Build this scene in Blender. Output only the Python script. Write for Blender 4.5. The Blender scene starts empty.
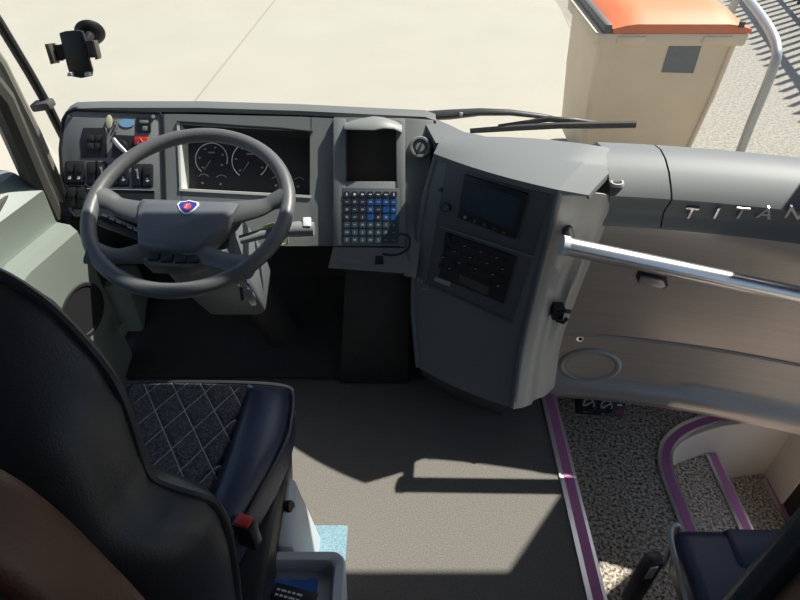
import bpy, bmesh, math, random
from mathutils import Vector, Matrix
random.seed(7)
SC = bpy.context.scene
COL = SC.collection
R = math.radians

# ------------------------------------------------------------------ camera, sky, sun, exposure
PITCH = R(41); FPX = 601.0; CAMZ = 1.5
cd = bpy.data.cameras.new('camera'); cam = bpy.data.objects.new('camera', cd); COL.objects.link(cam)
cam.location = (0, 0, CAMZ); cam.rotation_euler = (math.pi/2 - PITCH, 0, 0)
cd.sensor_fit = 'HORIZONTAL'; cd.sensor_width = 36; cd.lens = 36*FPX/800; cd.clip_start = 0.02; cd.clip_end = 200
SC.camera = cam

SUN = Vector((0.63, 0.42, 1.0)).normalized()
w = bpy.data.worlds.new('sky'); SC.world = w; w.use_nodes = True
nt = w.node_tree; bgn = nt.nodes['Background']
sky = nt.nodes.new('ShaderNodeTexSky'); sky.sky_type = 'NISHITA'; sky.sun_disc = False
sky.sun_elevation = math.asin(SUN.z); sky.sun_rotation = math.atan2(SUN.x, SUN.y)
sky.air_density = 1.0; sky.dust_density = 1.5
nt.links.new(sky.outputs[0], bgn.inputs[0]); bgn.inputs[1].default_value = 0.165
sl = bpy.data.lights.new('sun', 'SUN'); sl.energy = 9.0; sl.angle = R(0.6); sl.color = (1, .955, .88)
so = bpy.data.objects.new('sun', sl); COL.objects.link(so); so.rotation_euler = (-SUN).to_track_quat('-Z', 'Y').to_euler()
SC.view_settings.view_transform = 'Standard'; SC.view_settings.look = 'None'
SC.view_settings.exposure = 0.0; SC.view_settings.gamma = 1.0; SC.view_settings.use_curve_mapping = False

# ------------------------------------------------------------------ helpers
def ray(px, py):
    a = (px-400)/FPX; b = (300-py)/FPX; c, s = math.cos(PITCH), math.sin(PITCH)
    return Vector((a, c+b*s, -s+b*c))
def at(px, py, X=None, Y=None, Z=None):
    d = ray(px, py)
    t = X/d.x if X is not None else Y/d.y if Y is not None else (Z-CAMZ)/d.z
    return Vector((d.x*t, d.y*t, CAMZ+d.z*t))
def proj(v):
    z = v.z-CAMZ; c, s = math.cos(PITCH), math.sin(PITCH)
    D = v.y*c - z*s; U = v.y*s + z*c
    return 400+FPX*v.x/D, 300-FPX*U/D

class Frame:                                             # a flat working surface: origin, two axes, normal
    def __init__(s, o, ux, uy):
        s.o = Vector(o); s.x = Vector(ux).normalized(); s.y = Vector(uy).normalized()
        s.n = s.x.cross(s.y).normalized(); s.y = s.n.cross(s.x)
    def pt(s, u, v, w=0): return s.o + s.x*u + s.y*v + s.n*w
    def uv(s, px, py):
        d = ray(px, py); c = Vector((0, 0, CAMZ)); t = (s.o-c).dot(s.n)/d.dot(s.n)
        q = c + d*t - s.o; return q.dot(s.x), q.dot(s.y)
    def px(s, px_, py_, w=0): u, v = s.uv(px_, py_); return s.pt(u, v, w)

def rrect(cx, cy, w, h, r, n=4):
    r = min(r, w/2-1e-5, h/2-1e-5); out = []
    for (sx, sy, a0) in ((1, 1, 0), (-1, 1, 90), (-1, -1, 180), (1, -1, 270)):
        for k in range(n+1):
            a = R(a0+90*k/n); out.append((cx+sx*(w/2-r)+r*math.cos(a), cy+sy*(h/2-r)+r*math.sin(a)))
    return out
def circ(cx, cy, r, n=28, ry=None):
    ry = ry or r
    return [(cx+r*math.cos(2*math.pi*k/n), cy+ry*math.sin(2*math.pi*k/n)) for k in range(n)]
def catmull(pts, n=8):
    P = [Vector(p) for p in pts]; P = [2*P[0]-P[1]] + P + [2*P[-1]-P[-2]]; out = []
    for i in range(1, len(P)-2):
        a, b, c, d = P[i-1:i+3]
        for k in range(n):
            t = k/n
            out.append(.5*((2*b)+(c-a)*t+(2*a-5*b+4*c-d)*t*t+(3*b-a-3*c+d)*t**3))
    out.append(P[-2]); return out

class MB:                                                # collects shapes in world space; build() makes ONE mesh object
    def __init__(s): s.bm = bmesh.new()
    def face(s, vs):
        try: return s.bm.faces.new(vs)
        except ValueError: return None
    def prism(s, pts, vec, bevel=0, seg=2):
        vec = Vector(vec); bm = bmesh.new()
        a = [bm.verts.new(Vector(p)) for p in pts]; b = [bm.verts.new(Vector(p)+vec) for p in pts]
        bm.faces.new(a); bm.faces.new(b[::-1]); n = len(a)
        for i in range(n): bm.faces.new((a[i], b[i], b[(i+1) % n], a[(i+1) % n]))
        s._merge(bm, bevel, seg); return s
    def _merge(s, bm, bevel=0, seg=2, ang=.6):
        bmesh.ops.recalc_face_normals(bm, faces=bm.faces)
        if bevel:
            es = [e for e in bm.edges if len(e.link_faces) == 2 and e.calc_face_angle(0) > ang]
            bmesh.ops.bevel(bm, geom=es, offset=bevel, segments=seg, affect='EDGES', profile=.5, clamp_overlap=True)
        me = bpy.data.meshes.new('tmp'); bm.to_mesh(me); bm.free(); s.bm.from_mesh(me); bpy.data.meshes.remove(me)
    def box(s, lo, hi, bevel=0, seg=2, M=None):
        bm = bmesh.new(); vs = []
        for z in (lo[2], hi[2]):
            for (x, y) in ((lo[0], lo[1]), (hi[0], lo[1]), (hi[0], hi[1]), (lo[0], hi[1])):
                v = Vector((x, y, z)); vs.append(bm.verts.new(M @ v if M else v))
        for f in ((0, 3, 2, 1), (4, 5, 6, 7), (0, 1, 5, 4), (1, 2, 6, 5), (2, 3, 7, 6), (3, 0, 4, 7)): bm.faces.new([vs[i] for i in f])
        s._merge(bm, bevel, seg); return s
    def hexa(s, c8, bevel=0, seg=2):                     # bottom four then top four corners
        bm = bmesh.new(); vs = [bm.verts.new(Vector(c)) for c in c8]
        for f in ((0, 3, 2, 1), (4, 5, 6, 7), (0, 1, 5, 4), (1, 2, 6, 5), (2, 3, 7, 6), (3, 0, 4, 7)): bm.faces.new([vs[i] for i in f])
        s._merge(bm, bevel, seg); return s
    def loft(s, rings, closed=True, caps=True, bevel=0, loop=False):
        bm = bmesh.new(); V = [[bm.verts.new(Vector(p)) for p in r] for r in rings]
        n = len(V[0]); m = len(V)
        for i in range(m if loop else m-1):
            for j in range(n if closed else n-1):
                bm.faces.new((V[i][j], V[i][(j+1) % n], V[(i+1) % m][(j+1) % n], V[(i+1) % m][j]))
        if caps and closed and not loop: bm.faces.new(V[0][::-1]); bm.faces.new(V[-1])
        bmesh.ops.remove_doubles(bm, verts=bm.verts, dist=1e-6)
        s._merge(bm, bevel); return s
    def tube(s, path, r, seg=12, loop=False, flat=1.0, up=None):
        P = [Vector(p) for p in path]; n = len(P); rs = r if isinstance(r, (list, tuple)) else [r]*n
        rings = []; prev = None
        for i in range(n):
            if loop: t = P[(i+1) % n]-P[i-1]
            else: t = P[min(i+1, n-1)]-P[max(i-1, 0)]
            t.normalize()
            if up is not None: nrm = Vector(up)
            elif prev is None: nrm = Vector((0, 0, 1)) if abs(t.z) < .9 else Vector((1, 0, 0))
            else: nrm = prev
            nrm = (nrm-t*nrm.dot(t)).normalized(); prev = nrm; b = t.cross(nrm)
            rings.append([P[i]+nrm*(flat*rs[i]*math.cos(2*math.pi*k/seg))+b*(rs[i]*math.sin(2*math.pi*k/seg)) for k in range(seg)])
        return s.loft(rings, True, True, loop=loop)
    def sheet(s, rows, thick):                           # an open grid of points given a thickness
        bm = bmesh.new(); V = [[bm.verts.new(Vector(p)) for p in r] for r in rows]
        for i in range(len(V)-1):
            for j in range(len(V[0])-1): bm.faces.new((V[i][j], V[i][j+1], V[i+1][j+1], V[i+1][j]))
        bmesh.ops.recalc_face_normals(bm, faces=bm.faces)
        bmesh.ops.solidify(bm, geom=bm.faces[:], thickness=thick)
        s._merge(bm); return s
    def lathe(s, prof, o, axis, n=28):
        axis = Vector(axis).normalized(); q = axis.to_track_quat('Z', 'Y'); o = Vector(o)
        rings = [[o+q @ Vector((max(r, 1e-5)*math.cos(2*math.pi*k/n), max(r, 1e-5)*math.sin(2*math.pi*k/n), h)) for k in range(n)] for r, h in prof]
        return s.loft(rings)
    def build(s, name, mat, parent=None, smooth=35, label=None):
        me = bpy.data.meshes.new(name)
        if parent is not None: s.bm.transform(WM[parent.name].inverted())
        bmesh.ops.recalc_face_normals(s.bm, faces=s.bm.faces)
        s.bm.to_mesh(me); s.bm.free()
        for p in me.polygons: p.use_smooth = True
        me.set_sharp_from_angle(angle=R(smooth))
        me.materials.append(mat)
        o = bpy.data.objects.new(name, me); COL.objects.link(o)
        if parent is not None: o.parent = parent; WM[o.name] = WM[parent.name].copy()
        else: WM[o.name] = Matrix.Identity(4)
        if label: o['label'] = label
        return o
WM = {}
def thing(name, label, cat, loc, group=None, rot=None):
    o = bpy.data.objects.new(name, None); COL.objects.link(o); o.empty_display_size = .05
    M = Matrix.Translation(Vector(loc))
    if rot: M = M @ rot.to_4x4()
    o.matrix_world = M; o.location = M.to_translation(); o.rotation_euler = M.to_euler()
    WM[o.name] = M; o['label'] = label; o['category'] = cat
    if group: o['group'] = group
    return o
def tag(o, label, cat, group=None):
    o['label'] = label; o['category'] = cat
    if group: o['group'] = group
    return o
def recenter(o):                                         # a single-mesh thing gets its origin at its own base
    me = o.data; n = len(me.vertices)
    c = sum((v.co for v in me.vertices), Vector())/n; c.z = min(v.co.z for v in me.vertices)
    me.transform(Matrix.Translation(-c)); o.location = c; WM[o.name] = Matrix.Translation(c); return o
def struct(o): o['kind'] = 'structure'; return o

# ------------------------------------------------------------------ materials
def mat(name, col, rough=.5, metal=0., bump=0., scale=200., vary=0., vscale=6., spec=.5, stretch=None, coat=0):
    m = bpy.data.materials.new(name); m.use_nodes = True; t = m.node_tree; b = t.nodes['Principled BSDF']
    b.inputs['Base Color'].default_value = (*col, 1); b.inputs['Roughness'].default_value = rough
    b.inputs['Metallic'].default_value = metal; b.inputs['Specular IOR Level'].default_value = spec
    b.inputs['Coat Weight'].default_value = coat
    tc = t.nodes.new('ShaderNodeTexCoord'); mp = t.nodes.new('ShaderNodeMapping'); t.links.new(tc.outputs['Object'], mp.inputs[0])
    if stretch: mp.inputs['Scale'].default_value = stretch
    if vary:
        nz = t.nodes.new('ShaderNodeTexNoise'); nz.inputs['Scale'].default_value = vscale; nz.inputs['Detail'].default_value = 5
        t.links.new(mp.outputs[0], nz.inputs[0])
        mx = t.nodes.new('ShaderNodeMix'); mx.data_type = 'RGBA'
        mx.inputs[6].default_value = (*[c*(1-vary) for c in col], 1); mx.inputs[7].default_value = (*[min(1, c*(1+vary)) for c in col], 1)
        t.links.new(nz.outputs[0], mx.inputs[0]); t.links.new(mx.outputs[2], b.inputs['Base Color'])
    if bump:
        n2 = t.nodes.new('ShaderNodeTexNoise'); n2.inputs['Scale'].default_value = scale; n2.inputs['Detail'].default_value = 3
        t.links.new(mp.outputs[0], n2.inputs[0])
        bp = t.nodes.new('ShaderNodeBump'); bp.inputs['Strength'].default_value = bump; bp.inputs['Distance'].default_value = .002
        t.links.new(n2.outputs[0], bp.inputs['Height']); t.links.new(bp.outputs[0], b.inputs['Normal'])
    return m
M = {
 'dash': mat('dash_plastic', (.20, .213, .21), .5, bump=.15, scale=500, vary=.05),
 'panel': mat('panel_plastic', (.195, .208, .21), .5, bump=.12, scale=600),
 'bezel': mat('bezel_plastic', (.55, .57, .53), .5),
 'cowl': mat('dash_plastic_toned', (.115, .12, .115), .55, bump=.15, scale=500),  # same plastic as the dash, darkened to offset the strong sun on top
 'hood': mat('hood_plastic', (.19, .20, .19), .5),
 'keyboard': mat('keypad_plate', (.085, .095, .105), .45),
 'black': mat('black_plastic', (.016, .017, .019), .38),
 'blackm': mat('black_matt', (.013, .013, .014), .7),
 'screen': mat('dark_screen', (.085, .072, .062), .25),
 'bluescreen': mat('bluish_screen', (.045, .058, .08), .15),
 'gauge': mat('gauge_face', (.024, .022, .022), .3),
 'white': mat('white_print', (.75, .77, .78), .5),
 'dimwhite': mat('dim_print', (.3, .31, .33), .5),
 'red': mat('red_plastic', (.55, .03, .02), .35),
 'key_blue': mat('blue_key', (.012, .09, .30), .4),
 'key_dark': mat('dark_key', (.03, .035, .055), .4),
 'key_teal': mat('teal_key', (.04, .075, .10), .4),
 'cons': mat('console_plastic', (.14, .152, .16), .42, bump=.1, scale=600),
 'consd': mat('console_dark', (.085, .09, .097), .4),
 'silver': mat('silver_trim', (.48, .465, .43), .42, metal=.2, vary=.04),
 'consTop': mat('console_top', (.145, .156, .16), .55, bump=.1, scale=500, spec=.35),
 'brush': mat('brushed_metal', (.58, .535, .49), .36, metal=.7, vary=.16, vscale=3, stretch=(1.5, 1.5, 60)),
 'lipm': mat('satin_lip', (.155, .165, .17), .55, metal=.1, spec=.35),
 'chrome': mat('chrome', (.8, .8, .81), .12, metal=1),
 'rail': mat('satin_rail', (.78, .78, .79), .28, metal=.9),
 'alu': mat('satin_aluminium', (.62, .62, .64), .32, metal=.85),
 'wheel': mat('wheel_grey', (.095, .098, .10), .42, bump=.12, scale=700),
 'hub': mat('hub_grey', (.11, .12, .135), .38),
 'leather': mat('black_leather', (.03, .032, .039), .38, bump=.25, scale=420),
 'navy': mat('navy_leather', (.03, .038, .07), .36, bump=.2, scale=420),
 'brown': mat('brown_leather', (.08, .036, .026), .45, bump=.25, scale=350, vary=.15),
 'greyplastic': mat('light_grey_plastic', (.56, .59, .61), .45),
 'green': mat('green_grey_plastic', (.175, .205, .18), .5, bump=.08, scale=500, vary=.04),
 'purple': mat('magenta_strip', (.50, .17, .37), .55, bump=.2, scale=500),
 'riser': mat('beige_riser', (.68, .60, .53), .55, bump=.08, scale=400, vary=.03),
 'frame': mat('window_frame', (.075, .07, .062), .5),
 'rubber': mat('rubber_seal', (.018, .018, .018), .55),
 'trim': mat('pillar_trim', (.23, .22, .185), .55, vary=.05),
 'steel': mat('galvanised_steel', (.42, .42, .41), .45, metal=.6, vary=.12, vscale=30),
 'bin': mat('bin_beige', (.68, .53, .365), .55, vary=.12, vscale=4, bump=.1, scale=60),
 'binlid': mat('bin_orange', (.72, .17, .05), .5, vary=.08, vscale=5),
 'label': mat('dark_label', (.13, .135, .14), .5, vary=.15, vscale=30),
 'bluecloth': mat('blue_cloth', (.03, .12, .42), .7, bump=.4, scale=90),
 'roof': mat('roof_lining', (.12, .12, .115), .7),
 'wallm': mat('wall_lining', (.10, .10, .10), .6),
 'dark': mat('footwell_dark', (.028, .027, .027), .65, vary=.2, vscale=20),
 'yg': mat('yellow_green', (.38, .42, .13), .5),
 'sticker': mat('blue_sticker', (.25, .48, .75), .5),
 'cream': mat('cream_tag', (.62, .58, .42), .5),
}
def speckle(name, c1, c2, scale, thr=(.4, .6), bump=.6, rough=.95, dist=.004):
    m = bpy.data.materials.new(name); m.use_nodes = True; t = m.node_tree; b = t.nodes['Principled BSDF']
    b.inputs['Roughness'].default_value = rough; b.inputs['Specular IOR Level'].default_value = .2
    tc = t.nodes.new('ShaderNodeTexCoord'); nz = t.nodes.new('ShaderNodeTexNoise'); nz.inputs['Scale'].default_value = scale
    nz.inputs['Detail'].default_value = 3; nz.inputs['Roughness'].default_value = .65; t.links.new(tc.outputs['Object'], nz.inputs[0])
    r = t.nodes.new('ShaderNodeValToRGB'); r.color_ramp.elements[0].position = thr[0]; r.color_ramp.elements[1].position = thr[1]
    r.color_ramp.elements[0].color = (*c1, 1); r.color_ramp.elements[1].color = (*c2, 1)
    t.links.new(nz.outputs[0], r.inputs[0]); t.links.new(r.outputs[0], b.inputs['Base Color'])
    bp = t.nodes.new('ShaderNodeBump'); bp.inputs['Strength'].default_value = bump; bp.inputs['Distance'].default_value = dist
    t.links.new(nz.outputs[0], bp.inputs['Height']); t.links.new(bp.outputs[0], b.inputs['Normal'])
    return m
M['carpet'] = speckle('platform_carpet', (.125, .117, .105), (.21, .196, .178), 260, (.3, .7), .5)
M['mat'] = speckle('loop_mat', (.05, .042, .036), (.74, .64, .53), 105, (.36, .62), 1., dist=.008)
M['bluemat'] = speckle('blue_mat', (.12, .21, .26), (.22, .34, .40), 300, (.35, .6), .4)
M['greyground'] = speckle('grey_ground', (.17, .16, .135), (.36, .335, .29), 34, (.3, .7), .25, dist=.003)
def quilt():
    m = bpy.data.materials.new('quilted_fabric'); m.use_nodes = True; t = m.node_tree; b = t.nodes['Principled BSDF']; L = t.links
    b.inputs['Roughness'].default_value = .85
    tc = t.nodes.new('ShaderNodeTexCoord'); sp = t.nodes.new('ShaderNodeSeparateXYZ'); L.new(tc.outputs['Object'], sp.inputs[0])
    def mth(op, a, b_=None):
        n = t.nodes.new('ShaderNodeMath'); n.operation = op
        for i, v in enumerate((a, b_)):
            if v is None: continue
            if isinstance(v, (int, float)): n.inputs[i].default_value = v
            else: L.new(v, n.inputs[i])
        return n.outputs[0]
    x = mth('MULTIPLY', sp.outputs[0], 1.55)
    outs = []
    for sgn in (1, -1):
        q = mth('ADD', mth('MULTIPLY', x, sgn), sp.outputs[1])
        f = mth('FRACT', mth('ADD', mth('DIVIDE', q, .098), 20.3))
        outs.append(mth('ABSOLUTE', mth('SUBTRACT', f, .5)))
    d = mth('MAXIMUM', outs[0], outs[1]); line = mth('GREATER_THAN', d, .476)
    vor = t.nodes.new('ShaderNodeTexVoronoi'); vor.inputs['Scale'].default_value = 190; L.new(tc.outputs['Object'], vor.inputs[0])
    r = t.nodes.new('ShaderNodeValToRGB'); r.color_ramp.elements[0].color = (.11, .11, .115, 1); r.color_ramp.elements[1].color = (.035, .035, .038, 1)
    r.color_ramp.elements[0].position = .15; r.color_ramp.elements[1].position = .6; L.new(vor.outputs[0], r.inputs[0])
    mx = t.nodes.new('ShaderNodeMix'); mx.data_type = 'RGBA'; L.new(line, mx.inputs[0]); L.new(r.outputs[0], mx.inputs[6]); mx.inputs[7].default_value = (.42, .41, .39, 1)
    L.new(mx.outputs[2], b.inputs['Base Color'])
    h = mth('MULTIPLY', mth('POWER', mth('MULTIPLY', d, 2), 6), -1)
    bp = t.nodes.new('ShaderNodeBump'); bp.inputs['Distance'].default_value = .012; bp.inputs['Strength'].default_value = .8
    L.new(h, bp.inputs['Height']); L.new(bp.outputs[0], b.inputs['Normal'])
    return m
M['quilt'] = quilt()
def glass(name, refl, tint=(.97, .98, .97)):
    m = bpy.data.materials.new(name); m.use_nodes = True; t = m.node_tree; t.nodes.remove(t.nodes['Principled BSDF'])
    out = t.nodes['Material Output']; tr = t.nodes.new('ShaderNodeBsdfTransparent'); tr.inputs[0].default_value = (*tint, 1)
    gl = t.nodes.new('ShaderNodeBsdfGlossy'); gl.inputs['Roughness'].default_value = .02
    lw = t.nodes.new('ShaderNodeLayerWeight'); lw.inputs[0].default_value = .5
    pw = t.nodes.new('ShaderNodeMath'); pw.operation = 'POWER'; t.links.new(lw.outputs['Facing'], pw.inputs[0]); pw.inputs[1].default_value = 5
    mu = t.nodes.new('ShaderNodeMath'); mu.operation = 'MULTIPLY_ADD'; t.links.new(pw.outputs[0], mu.inputs[0]); mu.inputs[1].default_value = .9*refl; mu.inputs[2].default_value = .03*refl
    mx = t.nodes.new('ShaderNodeMixShader'); t.links.new(mu.outputs[0], mx.inputs[0]); t.links.new(tr.outputs[0], mx.inputs[1]); t.links.new(gl.outputs[0], mx.inputs[2])
    t.links.new(mx.outputs[0], out.inputs[0]); return m
M['glass'] = glass('windscreen_glass', 1.0)
def ground_mat():
    m = mat('concrete_ground', (.335, .314, .26), .9, bump=.25, scale=40, vary=.07, vscale=1.2)
    t = m.node_tree; b = t.nodes['Principled BSDF']; L = t.links; src = b.inputs['Base Color'].links[0].from_socket
    tc = t.nodes.new('ShaderNodeTexCoord'); sp = t.nodes.new('ShaderNodeSeparateXYZ'); L.new(tc.outputs['Object'], sp.inputs[0])
    def mth(op, a, b_):
        n = t.nodes.new('ShaderNodeMath'); n.operation = op
        for i, v in enumerate((a, b_)):
            if isinstance(v, (int, float)): n.inputs[i].default_value = v
            else: L.new(v, n.inputs[i])
        return n.outputs[0]
    q = mth('SUBTRACT', sp.outputs[0], mth('MULTIPLY', sp.outputs[1], .065))          # joints every 4.2 m, running forward
    f = mth('FRACT', mth('ADD', mth('DIVIDE', mth('ADD', q, 2.49), 4.2), 20.5), 0)
    line = mth('LESS_THAN', mth('ABSOLUTE', mth('SUBTRACT', f, .5), 0), .0032)
    mx = t.nodes.new('ShaderNodeMix'); mx.data_type = 'RGBA'; L.new(mth('MULTIPLY', line, .45), mx.inputs[0]); L.new(src, mx.inputs[6]); mx.inputs[7].default_value = (.16, .14, .11, 1)
    L.new(mx.outputs[2], b.inputs['Base Color']); return m
M['ground'] = ground_mat()

# ------------------------------------------------------------------ the setting: ground, bus shell
GZ = -1.0
struct(MB().box((-14, -6, GZ-.1), (2.3, 22, GZ)).build('ground', M['ground']))
struct(MB().box((2.3, -6, GZ-.1), (14, 22, GZ-.001)).build('ground_right', M['greyground']))  # right-hand ground, speckled and darker than the left

def WS(x, z): return 1.98 - .15*(x-.2)**2 - .36*(z-.5)                # windscreen surface
XL, XR = -1.06, 1.48
rows = [[Vector((x, WS(x, z), z)) for x in [XL+(XR-XL)*i/24 for i in range(25)]] for z in [.40+.19*k for k in range(11)]]
struct(MB().sheet(rows, .006).build('window_1', M['glass']))

# platform floor, front bulkhead, step treads
struct(MB().box((-1.06, -1.6, -.12), (.47, 1.98, 0)).build('floor', M['carpet']))
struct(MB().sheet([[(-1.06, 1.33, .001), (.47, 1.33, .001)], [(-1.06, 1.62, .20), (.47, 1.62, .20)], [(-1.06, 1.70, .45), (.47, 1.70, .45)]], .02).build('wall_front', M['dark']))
struct(MB().box((-1.06, 1.70, -1.0), (1.48, 1.74, .42), 0).build('wall_nose', M['roof']))

curve2 = [(.862, -1.0), (.862, .55), (.862, .89), (.861, 1.0), (.861, 1.08), (.868, 1.14), (.89, 1.195), (.93, 1.24), (.99, 1.28), (1.07, 1.312), (1.16, 1.335), (1.48, 1.38)]
cv = catmull([Vector((x, y, 0)) for x, y in curve2], 5)
tr1 = [Vector((.47, -1.0, -.2))] + [Vector((c.x, c.y, -.2)) for c in cv] + [Vector((1.48, 1.60, -.2)), Vector((.47, 1.60, -.2))]
struct(MB().prism(tr1, (0, 0, -.06)).build('floor_landing', M['mat']))
struct(MB().box((.80, -1.0, -.46), (1.165, 1.42, -.40)).build('floor_middle_step', M['mat']))
struct(MB().box((1.14, -1.0, -.66), (1.48, 1.42, -.60)).build('floor_bottom_step', M['mat']))
struct(MB().sheet([[Vector((c.x+.012, c.y-.006, z)) for c in cv] for z in (-.21, -.62)], .01).build('wall_step_riser', M['riser']))
struct(MB().box((1.155, -1.0, -.6), (1.166, 1.36, -.41)).build('wall_lower_riser', M['riser']))
struct(MB().box((.455, -1.0, -.2), (.468, 1.5, -.01)).build('wall_platform_riser', M['riser']))
struct(MB().box((1.462, -1.0, -.6), (1.475, 1.36, -.4)).build('wall_door_sill', M['rubber']))

def offs(path, d):                                        # shift a plan curve sideways
    out = []
    for i, p in enumerate(path):
        t = (path[min(i+1, len(path)-1)]-path[max(i-1, 0)]); t.normalize(); out.append(p+Vector((t.y, -t.x, 0))*d)
    return out
def nosing(name, path, z):
    def band(a, b, zz, th):
        A, B = offs(path, a), offs(path, b)
        return MB().loft([[Vector((p.x, p.y, z-th)), Vector((q.x, q.y, z-th)), Vector((q.x, q.y, z+zz)), Vector((p.x, p.y, z+zz))] for p, q in zip(A, B)])
    o = struct(band(-.021, -.008, .006, .004).build(name, M['alu']))
    band(-.008, .018, .007, .004).build('grip_strip', M['purple'], o, label='magenta grip strip')
    band(.018, .027, .006, .02).build('edge_profile', M['alu'], o)
nosing('trim_1', [Vector((.473, y, 0)) for y in (-1.0, 0, .6, 1.0, 1.36)], 0)
nosing('trim_2', [p for p in cv], -.2)
nosing('trim_3', [Vector((1.155, y, 0)) for y in (-1.0, 0, .6, 1.0, 1.31)], -.4)
nosing('trim_4', [Vector((1.455, y, 0)) for y in (-1.0, 0, .6, 1.0, 1.33)], -.6)

# left wall: window sill, ledge and lower lining with a speaker opening
def sh(y): return -1.0 + .25*max(0, y-1.2) if y < 1.62 else -.895
prof = [(-.10, .72), (-.055, .705), (-.01, .665), (0, .655), (-.004, .575), (0, .565), (.035, .555), (.042, .545), (.046, .50), (.05, .20), (.05, .0)]
wl = struct(MB().sheet([[Vector((sh(y)+dx, y, z)) for dx, z in prof[4:]] for y in (-1.4, 0, .6, .9, 1.2, 1.3, 1.385)], .02).build('wall_left', M['green'], smooth=25))
MB().sheet([[Vector((sh(y)+dx+(0 if i else -.03), y, z+(.016 if i < 4 else 0))) for i, (dx, z) in enumerate(prof[:6])] for y in (-1.4, 0, .6, .9, 1.2, 1.3, 1.40)]+[[Vector((sh(1.40)-.08, 1.415, z)) for dx, z in prof[:6]]], .01).build('window_sill', M['green'], wl, smooth=25)
MB().lathe([(0, .001), (.072, .001), (.075, .004), (.083, .004), (.085, .0), (0, 0)], at(77, 311, X=-.928)+Vector((.0185, 0, 0)), (1, -.25, 0)).build('speaker_opening', M['blackm'], wl)
MB().hexa([(-.96, 1.44, .0), (-.855, 1.44, .0), (-.855, 1.60, .0), (-.96, 1.60, .0), (-.96, 1.44, .30), (-.855, 1.46, .30), (-.855, 1.56, .30), (-.96, 1.56, .30)], .012).build('door_box', M['green'], wl)
MB().lathe([(0, .004), (.02, .004), (.022, 0), (0, 0)], at(123, 330, X=-.850), (1, 0, 0)).build('round_cap', M['green'], wl)
# window frame on the left wall, pillar, screen seal
def bar(path, wx, wy): return MB().loft([[Vector(p)+Vector((a*wx, b*wy, 0)) for a, b in ((-.5, -.5), (.5, -.5), (.5, .5), (-.5, .5))] for p in path])
struct(MB().tube([at(52, 216, Y=1.43), at(38, 186, Y=1.42), at(19, 142, Y=1.40), at(0, 98, Y=1.37), (-.97, 1.25, 1.3), (-.98, .95, 2.3)], .031, 10).build('window_frame_side', M['frame']))
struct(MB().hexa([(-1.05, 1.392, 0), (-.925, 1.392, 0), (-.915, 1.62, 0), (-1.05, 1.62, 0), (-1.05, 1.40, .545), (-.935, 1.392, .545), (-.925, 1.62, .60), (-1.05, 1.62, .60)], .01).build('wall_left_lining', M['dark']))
fr = struct(MB().box((-1.055, -1.4, .665), (-.995, 1.43, .70), .006).build('window_frame_bottom', M['frame']))
struct(MB().tube([at(72, 214, Y=1.52), at(56, 182, Y=1.51), at(35, 134, Y=1.49), at(0, 64, Y=1.45), (-.98, 1.33, 1.4), (-.99, 1.0, 2.3)], .0165, 10).build('trim_pillar_lining', M['trim']))
sr = struct(MB().tube([at(75, 160, Y=1.68), at(48, 106, Y=1.64), at(30, 74, Y=1.615), at(0, 24, Y=1.575), (-1.0, 1.42, 1.5), (-1.0, 1.12, 2.3)], .0125, 10).build('trim_screen_seal', M['rubber']))
c = at(43, 105, Y=1.62)
MB().box((-.028, -.02, -.011), (.028, .02, .011), .006, M=Matrix.Translation(c) @ Matrix.Rotation(R(-8), 4, 'Y')).build('seal_clip', M['frame'], sr)
struct(MB().box((-1.075, -1.4, .72), (-1.069, 1.42, 2.3)).build('window_2', M['glass']))
struct(MB().box((1.489, -1.4, -.55), (1.495, 1.5, 2.2)).build('window_3', M['glass']))
def side_panel(y0, z0, z1, name, m_='frame'):                        # right-hand wall piece from y0 forward to the windscreen
    zs = [z0+(z1-z0)*k/6 for k in range(7)]
    return struct(MB().loft([[Vector((x, y, z)) for x, y in ((1.455, y0), (1.50, y0), (1.50, max(y0+.01, WS(1.49, z)-.01)), (1.455, max(y0+.01, WS(1.46, z)-.01)))] for z in zs]).build(name, M[m_]))
side_panel(1.42, -.6, 1.36, 'trim_pillar_right'); side_panel(1.28, 1.30, 2.0, 'trim_pillar_right_upper'); side_panel(1.22, -.6, .95, 'trim_pillar_right_lower', 'riser')
d1 = struct(MB().box((1.455, .62, .78), (1.50, 1.32, 2.25), .01).build('door_1', M['frame']))
MB().box((1.46, .62, -.6), (1.50, .68, .8)).build('door_stile', M['frame'], d1)
struct(MB().box((-1.05, .85, 1.60), (1.45, 1.362, 2.30), .0).build('ceiling_sun_block', M['roof']))  # unseen box, put in to cut off the sun on floor and seats
struct(MB().sheet([[Vector((x, WS(x, z)-.014, z)) for x in (1.30, 1.34, 1.40, 1.46)] for z in (.95, 1.1, 1.3, 1.5, 1.64)], .012).build('trim_pillar_panel', M['frame']))
struct(MB().box((-1.0, 1.39, 1.60), (.52, 1.53, 1.63), .004).build('trim_sun_visor', M['blackm']))
struct(MB().box((-1.1, -1.6, 2.28), (1.52, 1.20, 2.34), .02).build('ceiling', M['roof']))
struct(MB().box((1.40, -1.6, 2.05), (1.50, 1.20, 2.28), .02).build('trim_roof_right', M['roof']))
struct(MB().box((-1.09, -1.6, 2.05), (-1.0, 1.20, 2.28), .02).build('trim_roof_left', M['roof']))
struct(MB().box((-1.1, -1.66, -.6), (1.52, -1.6, 2.3)).build('wall_rear', M['wallm']))

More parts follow.
